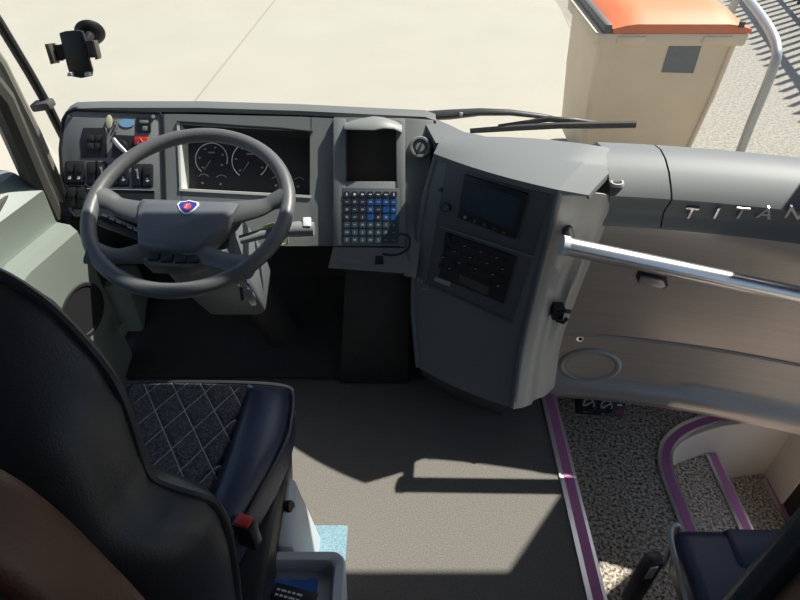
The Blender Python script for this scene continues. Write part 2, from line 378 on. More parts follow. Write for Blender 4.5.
# ------------------------------------------------------------------ driver's dashboard
DF = Frame((0, 1.37, .50), (1, 0, 0), (0, .22, .31))
dp = DF.px
def dpoly(pxs, w=0): return [dp(x, y, w) for x, y in pxs]
def dprism(mb, pxs, w0, w1, bevel=0, seg=2): return mb.prism(dpoly(pxs, w0), DF.n*(w1-w0), bevel, seg)
def prr(cx, cy, w_, h_, r, n=4): return rrect(cx, cy, w_, h_, r, n)
dash = thing('dashboard', "grey driver's dashboard with switch panel, instrument cluster and keypad behind the steering wheel", 'dashboard', (-.42, 1.5, .45))
# main housing with the cluster opening left free: four bars around it
out_l, out_r, top, bot = 164, 430, 116, 246
m = MB()
dprism(m, [(164, 114), (180, 114), (182, 250), (164, 216)], -.05, 0)
dprism(m, [(180, 114), (312, 117), (312, 132), (180, 124)], -.05, 0)
dprism(m, [(182, 190), (310, 197), (334, 245), (182, 245)], -.05, 0)
dprism(m, [(310, 117), (336, 118), (336, 246), (310, 246)], -.05, 0)
dprism(m, [(182, 240), (334, 240), (334, 246), (182, 246)], -.05, 0)
dprism(m, [(404, 118), (434, 120), (428, 190), (416, 278), (404, 276)], -.06, .004, .004)
m.build('housing', M['dash'], dash)
# cowl running along the top and falling away to the windscreen
lip = [(63, 122), (66, 113), (73, 109), (100, 108), (200, 108), (300, 111), (380, 115), (425, 117), (436, 121)]
rings = []
for x, y in lip:
    a = dp(x, y+4, .001); b = dp(x, y, .003); c = b+Vector((0, .035, .004)); d = b+Vector((0, .09, -.03)); e = Vector((b.x, 1.70, .50)); f = a+Vector((0, .03, -.02))
    rings.append([a, b, c, d, e, f])
MB().loft(rings).build('cowl', M['cowl'], dash, smooth=50)
# switch panel on the left
sw_pts = [(75, 110), (160, 113), (163, 116), (166, 214), (158, 217), (76, 216), (69, 208), (63, 180), (61, 150), (64, 120), (68, 113)]
sp = dprism(MB(), sw_pts, -.06, .004, .004).build('switch_panel', M['panel'], dash)
rim = MB().tube([dp(x, y, .004) for x, y in sw_pts], .0045, 8, loop=True).build('panel_edge', M['black'], sp)
def dbox(pxs, w0, w1, name, m_, parent, bevel=.0015): return dprism(MB(), pxs, w0, w1, bevel).build(name, m_, parent)
dbox([(84, 128), (107, 128), (108, 158), (82, 158), (81, 140)], .003, .006, 'mirror_control', M['black'], sp)
for q, (x, y) in enumerate(((92, 139), (100, 139), (92, 147), (100, 147))):
    dbox(prr(x, y, 6.5, 6.5, 1), .006, .010, 'mirror_button', M['blackm'], sp, .001)
dbox([(115, 135), (138, 136), (138, 158), (112, 158)], .003, .006, 'light_switch', M['black'], sp)
MB().lathe([(0, .01), (.017, .01), (.019, .0), (0, 0)], dp(122, 147, .005), DF.n, 20).build('switch_dial', M['black'], sp)
MB().tube([dp(116, 140, .014), dp(121, 146, .018), dp(129, 154, .016)], [.006, .0065, .005], 8).build('switch_lever', M['alu'], sp)
for q, (x, y) in enumerate(((118, 146), (122, 151))): pass
sb = dbox(prr(144.5, 125, 14.5, 16, 1.5), .003, .007, 'black_socket', M['black'], sp)
dbox(prr(145, 122.5, 9, 3.5, 1), .007, .009, 'socket_key', M['panel'], sb)
dbox(prr(146, 129, 5, 5, 1), .007, .009, 'socket_key', M['panel'], sb)
hz = dbox(prr(142, 141.5, 13, 8.5, 1.2), .003, .010, 'hazard_button', M['red'], sp)
MB().tube([dp(138.8, 144, .0105), dp(142, 138.9, .0105), dp(145.2, 144, .0105)], .0006, 5, loop=True).build('hazard_triangle', M['white'], hz)
def rocker(x, y, w_, h_, mark):
    r_ = dbox(prr(x, y, w_, h_, 1.2), .003, .009, 'rocker_switch', M['black'], sp)
    dprism(MB(), prr(x, y-h_*.2, w_-2.2, h_*.42, .8), .009, .013, .001).build('rocker_top', M['black'], r_)
    if mark == 1: dprism(MB(), prr(x, y+h_*.25, 3.2, 3.2, 1.2), .009, .0094).build('rocker_symbol', M['white'], r_)
    if mark == 2:
        dprism(MB(), [(x-1.2, y-6), (x+1.6, y-7), (x+2.4, y-2), (x+2.2, y+3), (x+1, y+3), (x+1, y-3)], .009, .0135).build('rocker_symbol', M['dimwhite'], r_)
    if mark == 3:
        dprism(MB(), prr(x, y+5, 4, 1.2, .3), .009, .0094).build('rocker_symbol', M['white'], r_)
        dprism(MB(), prr(x, y+4, 1.3, 4.5, .3), .009, .0095).build('rocker_symbol', M['white'], r_)
for grp in ([(71.2, 173, 1), (80.2, 173, 1)], [(93, 174, 0), (102.5, 174, 2)], [(115, 175, 0), (124.5, 175, 3)], [(138, 176, 2), (148.5, 176, 3)], [(73, 197.5, 0), (82.5, 198, 0)]):
    x0, x1 = grp[0][0], grp[-1][0]; yy = grp[0][1]
    dbox(prr((x0+x1)/2, yy, x1-x0+11, 24, 2.5), .003, .005, 'switch_bezel', M['blackm'], sp)
    for x, y, k in grp: rocker(x, y, 8.6, 20, k)
dr = dbox(prr(122, 198, 66, 17, 1.5), .003, .005, 'drawer', M['black'], sp)
MB().tube([dp(88, 189, .006), dp(156, 190.5, .006)], .0012, 6).build('drawer_edge', M['dimwhite'], dr)
for x, y in ((70, 117), (154, 117), (71, 209)): MB().lathe([(0, .003), (.005, .003), (.006, 0), (0, 0)], dp(x, y, .004), DF.n, 14).build('screw_cap', M['dimwhite'], sp)
dprism(MB(), circ(127.5, 123.5, 7.5, 24, 4.2), .004, .0055).build('oval_sticker', M['sticker'], sp, label='pale blue oval sticker')
# instrument cluster
cl = dprism(MB(), [(178, 122), (312, 130), (312, 198), (180, 192)], -.05, -.045).build('instrument_cluster', M['gauge'], dash)
def strip(a, b, c, d): return MB().hexa([dp(*a, -.046), dp(*b, -.046), dp(*c, -.046), dp(*d, -.046), dp(*a, .002), dp(*b, .002), dp(*c, .002), dp(*d, .002)])
fb = MB()
fb.hexa([dp(179, 187, -.046), dp(311, 194, -.046), dp(311, 198, -.046), dp(180, 191, -.046), dp(179, 188.5, .003), dp(311, 195.5, .003), dp(311, 198, .003), dp(180, 191, .003)])
fb.hexa([dp(177, 122, -.046), dp(180, 190, -.046), dp(184, 190, -.046), dp(182, 122, -.046), dp(177, 122, .003), dp(180, 190, .003), dp(182, 190, .003), dp(179.5, 122, .003)])
fb.build('bezel', M['bezel'], cl)
hood = MB(); hood.sheet([[dp(x, y, .004) for x, y in ((177, 121), (210, 123), (245, 125.5), (280, 127.5), (313, 131))], [dp(x, y+7, -.046) for x, y in ((177, 121), (210, 121), (245, 123), (280, 126), (313, 131))]], .003)
hood.build('bezel_hood', M['black'], cl)
GF = Frame(dp(0, 0, -.0445), DF.x, DF.y)
def gp(x, y, w_=0): return GF.px(x, y, w_)
def gpr_(pxs, w0, w1): return MB().prism([gp(x, y, w0) for x, y in pxs], GF.n*(w1-w0))
def arc_mb(cx, cy, r_, a0, a1, r=.0012, n=22):
    return MB().tube([gp(cx+r_*math.cos(R(a0+(a1-a0)*k/n)), cy+r_*math.sin(R(a0+(a1-a0)*k/n)), .0005) for k in range(n+1)], r, 6)
for cx, cy, rr, arcs in ((211.5, 159, 16, ((129, 378),)), (250, 160.5, 18, ((125, 236), (355, 413)))):
    g = arc_mb(cx, cy, rr, *arcs[0]).build('gauge_ring', M['white'], cl)
    for ar in arcs[1:]: arc_mb(cx, cy, rr, *ar).build('gauge_ring_arc', M['white'], g)
    for k in range(6):
        a = R(135+255*k/5); gpr_(prr(cx+(rr-4)*math.cos(a), cy+(rr-4)*math.sin(a), 2.4, 1.6, .3), 0, .0006).build('gauge_mark', M['dimwhite'], g)
    MB().tube([gp(cx, cy, .002), gp(cx-7, cy+11, .002)], [.0012, .0006], 6).build('needle', M['dimwhite'], g)
    MB().lathe([(0, .004), (.006, .003), (.007, 0), (0, 0)], gp(cx, cy), DF.n, 16).build('needle_hub', M['black'], g)
    gpr_(prr(cx, cy-6.5, 7, 1.4, .3), 0, .0006).build('gauge_text', M['dimwhite'], g)
for cx, cy in ((203.5, 180), (221.5, 181), (277, 182.5), (299, 183.5)):
    g = arc_mb(cx, cy, 6, 215, 325, .0009, 10).build('small_gauge', M['dimwhite'], cl)
    gpr_(prr(cx-1, cy+3, 2, 1.8, .3), 0, .0006).build('small_symbol', M['dimwhite'], g)
# keypad pod with recessed monitor under a hood
pod = thing('keypad_pod', 'grey dashboard pod with hooded screen above a blue and black keypad', 'control pod', dp(370, 275, 0))
m = MB()
dprism(m, [(334, 120), (346, 120), (346, 246), (334, 246)], -.05, .018, .002)
dprism(m, [(396, 121), (405, 122), (405, 247), (397, 246)], -.05, .018, .002)
dprism(m, [(344, 182), (398, 182), (398, 246), (344, 246)], -.05, .016, .002)
dprism(m, [(334, 118), (405, 119), (405, 128), (334, 128)], -.05, .010, .002)
m.hexa([dp(334, 244, -.05), dp(405, 245, -.05), dp(405, 248, .016), dp(334, 247, .016), dp(328, 268, -.08), dp(411, 274, -.08), dp(411, 274, 0), dp(328, 268, .0)])
m.build('pod_housing', M['panel'], pod)
dprism(MB(), [(344, 126), (400, 126), (400, 186), (344, 186)], -.04, -.035).build('monitor', M['screen'], pod, label='dark recessed screen')
hr = []
for x, yt, yb, o in ((345, 124, 130, .030), (352, 122, 131, .040), (362, 120, 131.5, .046), (374, 118, 132, .050), (384, 119, 130, .048), (394, 122, 130, .04), (402, 124, 133, .028)):
    p0 = dp(x, yt-2, -.02); p1 = dp(x, yt, o*.5); p2 = dp(x, yb, o); p3 = dp(x, yb+1.5, o); p4 = dp(x, yt+5, -.03)
    hr.append([p0, p1, p2, p3, p4])
MB().loft(hr).build('screen_hood', M['hood'], pod, smooth=60)
kp = dprism(MB(), [(343, 188), (400, 189), (399, 244), (343, 243)], .015, .019, .0015).build('keypad', M['keyboard'], pod)
for r_ in range(7):
    for c_ in range(7):
        x = 347.5+7.75*c_; y = 194.8+7.5*r_+.05*c_
        mm = M['key_blue'] if (1 <= r_ <= 3 and c_ in (3, 5, 6)) or (r_ == 1 and c_ == 4) else (M['key_teal'] if r_ >= 4 else M['key_dark'])
        k = dprism(MB(), prr(x, y, 6, 5.6, 1), .019, .0215).build('key', mm, kp)
        if not (mm is M['key_blue']) or c_ == 4 or random.random() < .3:
            sx_, sy_ = random.choice(((3, 1), (2.2, 2.2), (1, 3), (2.6, 1.6)))
            dprism(MB(), prr(x, y, sx_, sy_, .4), .0214, .0219).build('key_symbol', M['dimwhite'] if r_ else M['white'], k)
dprism(MB(), prr(352, 259, 19, 10, 2), -.012, .008, .002).build('blank_cover', M['panel'], pod)
kn = dprism(MB(), prr(379.5, 259, 8.5, 11, 1), -.01, .010, .002).build('small_switch', M['black'], pod)
MB().lathe([(0, .006), (.006, .005), (.007, 0), (0, 0)], dp(379.5, 259, .010), DF.n, 14).build('switch_knob', M['black'], kn)
MB().tube(catmull([dp(399, 234, .02), dp(408, 236, .03), dp(409, 246, .034), dp(403, 252, .03), dp(394, 255, .022), dp(383, 254, .014)], 6), .0035, 8).build('coiled_cable', M['black'], pod)
# round vent right of the pod
rv = MB().lathe([(0, .016), (.012, .016), (.014, .012), (.020, .012), (.022, .018), (.027, .018), (.03, .012), (.031, 0), (0, 0)], dp(420, 148, .002), DF.n, 30).build('round_vent', M['dash'], dash)
MB().box((-.012, -.0015, .016), (.012, .0015, .021), M=Matrix.Translation(dp(420, 148, .002)) @ Matrix((DF.x, DF.y, DF.n)).transposed().to_4x4() @ Matrix.Rotation(R(70), 4, 'Z')).build('vent_tab', M['black'], rv)
# lower heater housing under the dash centre
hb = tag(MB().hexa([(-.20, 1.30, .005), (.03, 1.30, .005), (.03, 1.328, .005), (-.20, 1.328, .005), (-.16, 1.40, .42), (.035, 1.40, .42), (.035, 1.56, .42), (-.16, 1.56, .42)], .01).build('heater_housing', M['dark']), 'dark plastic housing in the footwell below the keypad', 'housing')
recenter(hb)

# white oval tag and chain hanging over the switch panel
kt = thing('hanging_tag', 'cream oval tag on a short chain hanging on the left switch panel', 'key tag', dp(112, 122, .006))
dprism(MB(), circ(110.5, 122.5, 3.2, 20, 7), .006, .009, .0008).build('tag_disc', M['cream'], kt)
for k in range(5):
    MB().lathe([(0, -.003), (.0025, -.0015), (.003, 0), (.0025, .0015), (0, .003)], dp(116.5+(k % 2)*1.5, 119+k*3.4, .008), DF.n, 10).build('chain_bead', M['chrome' if k % 2 else 'brown'], kt)
MB().tube([dp(108, 129, .014), dp(110, 136, .018), dp(109, 144, .02)], .0025, 6).build('key_blade', M['black'], kt)

# ------------------------------------------------------------------ centre console
rowsL = [(436, 155, .75), (423, 205, .62), (415, 260, .46), (413, 310, .31), (418, 367, .16)]
rowsR = [(558, 190, .75), (549, 235, .62), (535, 290, .46), (521, 350, .30), (513, 408, .16)]
def smooth_y(L):                                          # 3-D edge curves of the console face
    P = [at(x, y, Z=z) for x, y, z in L]; return catmull(P, 8)
CL, CR = smooth_y(rowsL), smooth_y(rowsR)
def cs(s_, t_, w_=0.):                                    # point on the bulging face, t down 0..1
    def ev(C, t):
        f = min(max(t, 0), 1)*(len(C)-1); i = min(int(f), len(C)-2); return C[i].lerp(C[i+1], f-i)
    def q(a, b):
        l, r_ = ev(CL, b), ev(CR, b); p = l.lerp(r_, a); e = (r_-l); n = Vector((e.y, -e.x, 0)).normalized()
        return p + n*(.022*4*a*(1-a)*.6)
    p = q(s_, t_)
    if w_:
        du = q(s_+.02, t_)-q(s_-.02, t_); dv = q(s_, min(t_+.02, 1))-q(s_, max(t_-.02, 0)); n = du.cross(dv).normalized()
        if n.y > 0: n = -n
        p = p + n*w_
    return p
def cinv(px, py):
    s_, t_ = .5, .4
    for _ in range(14):
        x0, y0 = proj(cs(s_, t_)); h = .01; xa, ya = proj(cs(s_+h, t_)); xb, yb = proj(cs(s_, t_+h))
        a, b, c, d = (xa-x0)/h, (xb-x0)/h, (ya-y0)/h, (yb-y0)/h; D = a*d-b*c
        ex, ey = px-x0, py-y0; s_ += .8*(ex*d-ey*b)/D; t_ += .8*(a*ey-c*ex)/D; s_ = min(max(s_, -.2), 1.2); t_ = min(max(t_, .0), .98)
    return s_, t_
def cp(px, py, w_=0): s_, t_ = cinv(px, py); return cs(s_, t_, w_)
def cprism(pxs, w0, w1, bevel=0):
    uv = [cinv(*p) for p in pxs]
    bm_a = [cs(u, v, w0) for u, v in uv]; bm_b = [cs(u, v, w1) for u, v in uv]
    return MB().loft([bm_a, bm_b], bevel=bevel)
def cpatch(pxq, w0, w1, n=8):                             # curved patch from a 4-corner pixel quad, following the face
    (a, b, c, d) = pxq; top = []; bot = []
    UV = [[cinv(*( (Vector(a).lerp(Vector(b), i/n)).lerp(Vector(d).lerp(Vector(c), i/n), j/n) )) for i in range(n+1)] for j in range(n+1)]
    mb = MB(); bm = bmesh.new()
    A = [[bm.verts.new(cs(u, v, w1)) for u, v in r_] for r_ in UV]; B = [[bm.verts.new(cs(u, v, w0)) for u, v in r_] for r_ in UV]
    for j in range(n):
        for i in range(n):
            bm.faces.new((A[j][i], A[j][i+1], A[j+1][i+1], A[j+1][i])); bm.faces.new((B[j][i], B[j+1][i], B[j+1][i+1], B[j][i+1]))
    for k in range(n):
        bm.faces.new((A[0][k], B[0][k], B[0][k+1], A[0][k+1])); bm.faces.new((A[n][k+1], B[n][k+1], B[n][k], A[n][k]))
        bm.faces.new((A[k+1][0], B[k+1][0], B[k][0], A[k][0])); bm.faces.new((A[k][n], B[k][n], B[k+1][n], A[k+1][n]))
    mb._merge(bm); return mb
con = thing('center_console', 'dark grey bulging centre console with screen and radio, silver on its right side', 'console', (.22, 1.22, 0))
n = 32
rings = []
for k in range(len(CL)):
    t_ = k/(len(CL)-1); fr_ = [cs(i/10, t_, 0) for i in range(11)]
    bk = [fr_[-1]+Vector((.03, .20, 0)), fr_[0]+Vector((.02, .17, 0))]
    rings.append(fr_ + bk)
base = rings[-1]; low = [Vector((p.x, p.y+.05+.0*(p.z), p.z-.035)) for p in base]
ft = [Vector((p.x*.9+.03, p.y+.10, 0.0)) for p in base]
MB().loft(rings+[low, ft]).build('console_body', M['cons'], con, smooth=40)
# raised border of the front face
MB().tube([cs(1, k/24, .002) for k in range(25)], .007, 8).build('right_edge_trim', M['cons'], con)
MB().tube([cs(1.02, k/24, .0) for k in range(25)], .0028, 8).build('silver_bead', M['silver'], con)
MB().tube([cs(.0, k/24, .0) for k in range(25)], .007, 8).build('left_edge_trim', M['cons'], con)
# recessed dark field
cpatch([(447, 163), (551, 195), (513, 320), (426, 283)], -.004, .002).build('dark_field', M['consd'], con)
scr = cpatch([(466, 174), (529, 193), (516, 238), (459, 217)], .001, .010).build('screen_unit', M['black'], con)
cpatch([(471, 181), (522, 196), (513, 228), (465, 210)], .0102, .0115).build('display', M['bluescreen'], scr, label='dim bluish display')
for k in range(5): cprism(circ(466.5+k*9.5, 216+k*3.7, 1.5, 10), .0101, .0125).build('screen_button', M['dimwhite'] if k == 0 else M['consd'], scr)
rb = cprism(circ(446.5, 207, 4.8, 20), .001, .007).build('round_socket', M['black'], con)
cprism(circ(446.5, 207, 3.2, 16), .0072, .0078).build('socket_cap', M['consd'], rb)
cprism(circ(441, 190, 2, 12), .001, .005).build('button', M['black'], con)
cpatch([(441, 225), (533, 255), (532.4, 257.2), (440.5, 227)], .001, .0055, 4).build('divider', M['cons'], con)
rad = cpatch([(447, 232), (517, 256), (504, 303), (440, 276)], .001, .008).build('radio', M['black'], con)
cpatch([(461, 273), (490, 286), (487, 294), (459, 281)], .0081, .0088, 4).build('radio_display', M['screen'], rad)
for r_ in range(4):
    for k in range(8):
        if r_ == 3 and k in (2, 3, 4, 5): continue
        x = 450+k*8-r_*2.6+random.uniform(-.6, .6); y = 239+k*2.9+r_*8.5
        bt = cprism(rrect(x, y, 5, 3.2, .8, 2), .008, .0105).build('radio_button', M['blackm'], rad)
        if (r_*3+k) % 2 == 0: cprism(rrect(x, y-.1, 2.8, .9, .2, 1), .0104, .0109).build('button_mark', M['dimwhite'], bt)
for x, y in ((446, 235), (451, 262)): cprism(circ(x+3, y+2, 3, 14), .008, .014).build('radio_knob', M['black'], rad)
cpatch([(436, 276), (452, 282), (450, 286), (435, 280)], .002, .006, 3).build('tray_coin_label', M['dimwhite'], con)
cpatch([(424, 281), (513, 321), (512.5, 323.5), (423.8, 283)], .001, .004, 6).build('door_seam', M['consd'], con)
for k in range(4): cprism(rrect(416.5+k*3.2+2, 279.5+k*1.4, 2.2, 3.4, .3, 1), .0008, .003).build('badge_letter', M['dimwhite'], con)
cprism(rrect(425, 289, 6, 1.1, .3, 1), .0008, .0024).build('badge_line', M['dimwhite'], con)
# silver right side, sculpted
SF = catmull([at(x, y, Z=z) for x, y, z in ((612, 195, .70), (590, 250, .55), (570, 300, .4), (553, 350, .25), (546, 395, .12))], 8)
rows = []
for k in range(len(SF)):
    t_ = k/(len(SF)-1); a = cs(1.03, t_, -.004); b = SF[k]
    dirn = (b-a); up = Vector((dirn.y, -dirn.x, 0)).normalized()
    g = .010*math.exp(-((t_-.45)/.25)**2)
    rows.append([a, a.lerp(b, .15)+up*.006, a.lerp(b, .42)+up*.008, a.lerp(b, .55)-up*g, a.lerp(b, .78)-up*g*.9, a.lerp(b, .88)+up*.002, b, b+Vector((.03, .03, 0))])
MB().sheet(rows, -.006).build('side_panel', M['silver'], con, smooth=50)
# top cover
tl, tr_ = cs(0, 0), cs(1, 0)
# rows from the driver's edge to the windscreen side
front = [cs(i/6, 0, .006)+Vector((0, 0, .004)) for i in range(7)]
edge_px = [(590, 192), (612, 170), (626, 152)]
fe = [f+Vector((0, 0, -.016)) for f in front]
crest = [Vector((-.02, 1.52, .79)), Vector((.08, 1.53, .79)), Vector((.19, 1.515, .785)), Vector((.29, 1.50, .78)), Vector((.38, 1.49, .775)), Vector((.47, 1.475, .77)), Vector((.56, 1.46, .765))]
crest = [at(443, 138.5, Z=.772), at(475, 138, Z=.776), at(505, 138.5, Z=.777), at(535, 140, Z=.776), at(560, 142.5, Z=.774), at(582, 145, Z=.771), at(601, 148, Z=.768)]
fb_, cb_ = at(588, 194, Z=.728), at(627, 152.5, Z=.752)
grid = []
for k in range(9):
    row = []
    for i in range(7):
        a = front[i]; c = crest[i]
        row.append(a.lerp(c, k/8)+Vector((0, 0, .006*math.sin(math.pi*k/8))))
    row.append(fb_.lerp(cb_, k/8)); row.append(fb_.lerp(cb_, k/8)+Vector((.004, .0, -.010)))
    grid.append(row)
back = [p+Vector((0, .06, -.03)) for p in grid[-1]]; back2 = [Vector((p.x, 1.66, .45)) for p in grid[-1]]
skirt = [f+Vector((0, .004, -.014)) for f in grid[0]]
for r_i in (7, 8): skirt[r_i] = grid[0][r_i]+Vector((0, .002, -.003))
MB().sheet([skirt]+grid+[back, back2], -.004).build('top_cover', M['consTop'], con, smooth=25)
# sloping filler between dash cowl and console
MB().loft([[at(421, 115, Z=.79), at(431, 117, Z=.79), Vector((.14, 1.68, .45)), Vector((.06, 1.68, .45))],
           [at(424, 121, Z=.785), at(452, 126, Z=.775), Vector((.22, 1.68, .45)), Vector((.06, 1.66, .45))],
           [at(436, 143, Z=.755), at(480, 140, Z=.762), Vector((.30, 1.68, .45)), Vector((.10, 1.64, .45))]]).build('filler_cover', M['consTop'], dash, smooth=30)
# black clip on the silver side
ck = thing('black_clip', 'small black plastic clip on the silver side of the console', 'clip', at(559, 306, Z=.38))
o = at(559, 306, Z=.385)+Vector((-.008, -.025, 0))
MB().box((-.016, -.012, -.022), (.016, .02, .022), .004, M=Matrix.Translation(o)).build('clip_body', M['black'], ck)
MB().tube([o+Vector((-.01, -.015, .018)), o+Vector((.012, -.022, .024)), o+Vector((.026, -.018, .018))], .006, 8).build('clip_jaw', M['black'], ck)
MB().tube([o+Vector((-.005, -.015, -.016)), o+Vector((.014, -.02, -.02)), o+Vector((.024, -.016, -.008))], .006, 8).build('clip_jaw', M['black'], ck)

# ------------------------------------------------------------------ passenger side dash
def yb(x): u = x-.55; return 1.325 - .09*u - .19*u*u
pro_top = [(.50, .42), (.34, .60), (.24, .70), (.17, .752), (.13, .760), (.09, .756), (.05, .741), (.018, .720), (.002, .708), (-.004, .702), (-.003, .695), (.008, .675), (.013, .655), (.011, .638), (.003, .624), (.002, .618), (.03, .613)]
pro_pan = [(.03, .612), (.026, .56), (.018, .42), (.012, .28), (.008, .205), (.0, .20), (-.012, .14), (-.028, .085), (-.036, .06), (-.06, .045), (-.075, .01), (-.068, -.012), (-.02, -.012)]
pdash = thing('passenger_dashboard', 'silver brushed metal dashboard panel with raised lettering on the door side', 'dashboard', (.95, 1.3, 0))
def sweep(prof, x0, x1, n):
    xs = [x0+(x1-x0)*i/n for i in range(n+1)]
    return [[Vector((x+(.0 if o > .2 else 0), min(yb(x)+o, 1.70), z)) for o, z in prof] for x in xs]
MB().sheet(sweep(pro_top, .682, 1.46, 20), -.008).build('top_cover', M['lipm'], pdash, smooth=50)
MB().sheet(sweep(pro_top, .53, .677, 6), -.008).build('end_cover', M['lipm'], pdash, smooth=50)
fp = MB().sheet(sweep(pro_pan, .445, 1.46, 24), -.008).build('front_panel', M['brush'], pdash, smooth=40)
def tp(px, py, off=0.):                                   # a point on the front panel seen at a pixel, lifted towards the room
    best = None; d = ray(px, py); c = Vector((0, 0, CAMZ))
    lo, hi = .8, 2.4
    def f(t):
        p = c+d*t; z = p.z; o = None
        for (o1, z1), (o2, z2) in zip(pro_pan, pro_pan[1:]):
            if z2 <= z <= z1 and z1 != z2: o = o1+(o2-o1)*(z1-z)/(z1-z2); break
        if o is None: o = .03 if z > .6 else -.07
        return p.y-(yb(p.x)+o)
    for _ in range(50):
        mid = (lo+hi)/2
        if f(mid) < 0: lo = mid
        else: hi = mid
    p = c+d*lo; s_ = -.09-.38*(p.x-.55); n = Vector((s_, -1, 0)).normalized()
    return p+n*off
def tprism(pxs, w0, w1, bevel=0):
    a = [tp(x, y, w0) for x, y in pxs]; b = [tp(x, y, w1) for x, y in pxs]; return MB().loft([a, b], bevel=bevel)
sc_ = MB()
ell = lambda rx, ry, n=36: [(590+rx*math.cos(2*math.pi*k/n)+.0, 364.5+ry*math.sin(2*math.pi*k/n)) for k in range(n)]
sc_.loft([[tp(x, y, w_) for x, y in ell(rx, ry)] for rx, ry, w_ in ((32, 16.5, .0), (31.5, 16, .006), (29, 14.5, .009), (26, 12.5, .006), (25.5, 12, .002))], caps=True)
sp_ = sc_.build('speaker_ring', M['silver'], pdash)
tprism(ell(25, 12), .001, .005).build('speaker_grille', M['brush'], sp_)
lt = tprism([(640, 268), (666, 273), (668, 285), (664, 288), (638, 282), (636, 276)], -.001, .004, .001).build('latch_recess', M['black'], pdash)
tprism([(640, 274), (662, 278), (665, 284), (660, 286), (638, 281)], .003, .014, .002).build('latch_handle', M['brush'], lt)
lk = tprism(circ(580, 338, 4, 14, 2.5), .001, .005).build('key_lock', M['chrome'], pdash)
tprism(circ(580, 338, 2, 10, 1.2), .0052, .006).build('lock_slot', M['black'], lk)
MB().tube([Vector((x, yb(x)+.006, .203)) for x in [.60+.86*k/24 for k in range(25)]], .0028, 6).build('crease_bead', M['silver'], pdash)
# socket in the end cover
e0 = at(617, 183, Z=.7275)
sk = MB().lathe([(0, .001), (.011, .001), (.012, .004), (.016, .004), (.018, -.004), (0, -.004)], e0, (-.05, .0, 1), 22).build('cover_socket', M['silver'], pdash)
MB().lathe([(0, .002), (.0105, .002), (.0105, .0), (0, .0)], e0, (-.05, .0, 1), 16).build('socket_hole', M['black'], sk)
# raised letters on the lip
def text_mesh(ch, size, depth):
    cu = bpy.data.curves.new('letters', 'FONT'); cu.body = ch; cu.size = size; cu.extrude = depth; cu.align_x = 'CENTER'; cu.align_y = 'CENTER'; cu.bevel_depth = .0006
    o = bpy.data.objects.new('letters', cu); COL.objects.link(o); dg = bpy.context.evaluated_depsgraph_get(); dg.update()
    me = bpy.data.meshes.new_from_object(o.evaluated_get(dg)); bpy.data.objects.remove(o); return me
for ch, px in zip('TITAN', (690, 716, 740, 765, 794)):
    p = None; d = ray(px, 212); lo, hi = .9, 2.2
    for _ in range(40):
        mid = (lo+hi)/2; q = Vector((0, 0, CAMZ))+d*mid
        if q.y < yb(q.x)-.005: lo = mid
        else: hi = mid
    q = Vector((0, 0, CAMZ))+d*lo; s_ = -.09-.38*(q.x-.55)
    me = text_mesh(ch, .052, .004); ux = Vector((1, s_, 0)).normalized(); uy = Vector((0, -.22, 1)).normalized(); nz = ux.cross(uy).normalized(); uy = nz.cross(ux)
    me.transform(Matrix.Translation(q+nz*.003) @ Matrix((ux, uy, nz)).transposed().to_4x4())
    mb = MB(); mb.bm.from_mesh(me); mb.build('raised_letter', M['alu'], pdash)

# grab rail
rail = thing('grab_rail', 'polished silver grab rail running in front of the passenger dashboard', 'rail', at(568, 245, Z=.58))
r0 = at(566, 246, Y=1.20); r1 = r0.lerp(at(733, 281, Y=1.16), 1.32)
rp = [r0, r0.lerp(r1, .3), r0.lerp(r1, .7), r1, r1+(r1-r0).normalized()*.12]
MB().tube(catmull(rp, 5)+[rp[-1]+(r1-r0).normalized()*((1.452-rp[-1].x)/(r1-r0).normalized().x)], .0225, 20).build('rail_tube', M['rail'], rail)
MB().tube([r0-(r1-r0).normalized()*.012, r0+(r1-r0).normalized()*.004], .025, 20).build('end_cap', M['greyplastic'], rail)
MB().tube([r0+Vector((.012, 0, 0)), r0+Vector((.02, .10, .0))], .014, 12).build('mounting_stub', M['black'], rail)

# gauge box under the panel
gb = thing('gauge_box', 'small black box with two round pressure gauges under the passenger dashboard', 'gauge', at(600, 412, Z=-.10))
GFm = Frame(at(601, 408, Z=-.06), (1, -.12, 0), (0, .75, .6))
gpr = lambda pxs, w0, w1, bv=0: MB().prism([GFm.px(x, y, w0) for x, y in pxs], GFm.n*(w1-w0), bv)
gpr([(578, 397), (627, 400), (623, 417), (579, 414)], -.06, 0, .003).build('box_body', M['black'], gb)
for x, y in ((588.5, 404), (606.5, 406)):
    g = MB().lathe([(0, .002), (.020, .002), (.023, .004), (.026, .003), (.027, 0), (0, 0)], GFm.px(x, y, 0), GFm.n, 26).build('pressure_gauge', M['black'], gb)
    MB().tube([GFm.px(x, y, .003)+GFm.x*(.017*math.cos(R(a)))+GFm.y*(.017*math.sin(R(a))) for a in range(-30, 211, 20)], .0025, 6).build('gauge_scale', M['cream'], g)
    MB().tube([GFm.px(x, y, .004)-GFm.x*.012-GFm.y*.006, GFm.px(x, y, .004)+GFm.x*.012+GFm.y*.008], .002, 6).build('gauge_needle', M['white'], g)
    gpr(rrect(x-1, y+7.6, 8, 1.4, .3, 1), 0, .001).build('gauge_caption', M['dimwhite'], g)
gpr(rrect(619.5, 405, 5, 2, .4, 1), 0, .002).build('white_button', M['white'], gb)
gpr(rrect(618, 411.5, 6, 3, .6, 1), 0, .004).build('red_button', M['red'], gb)

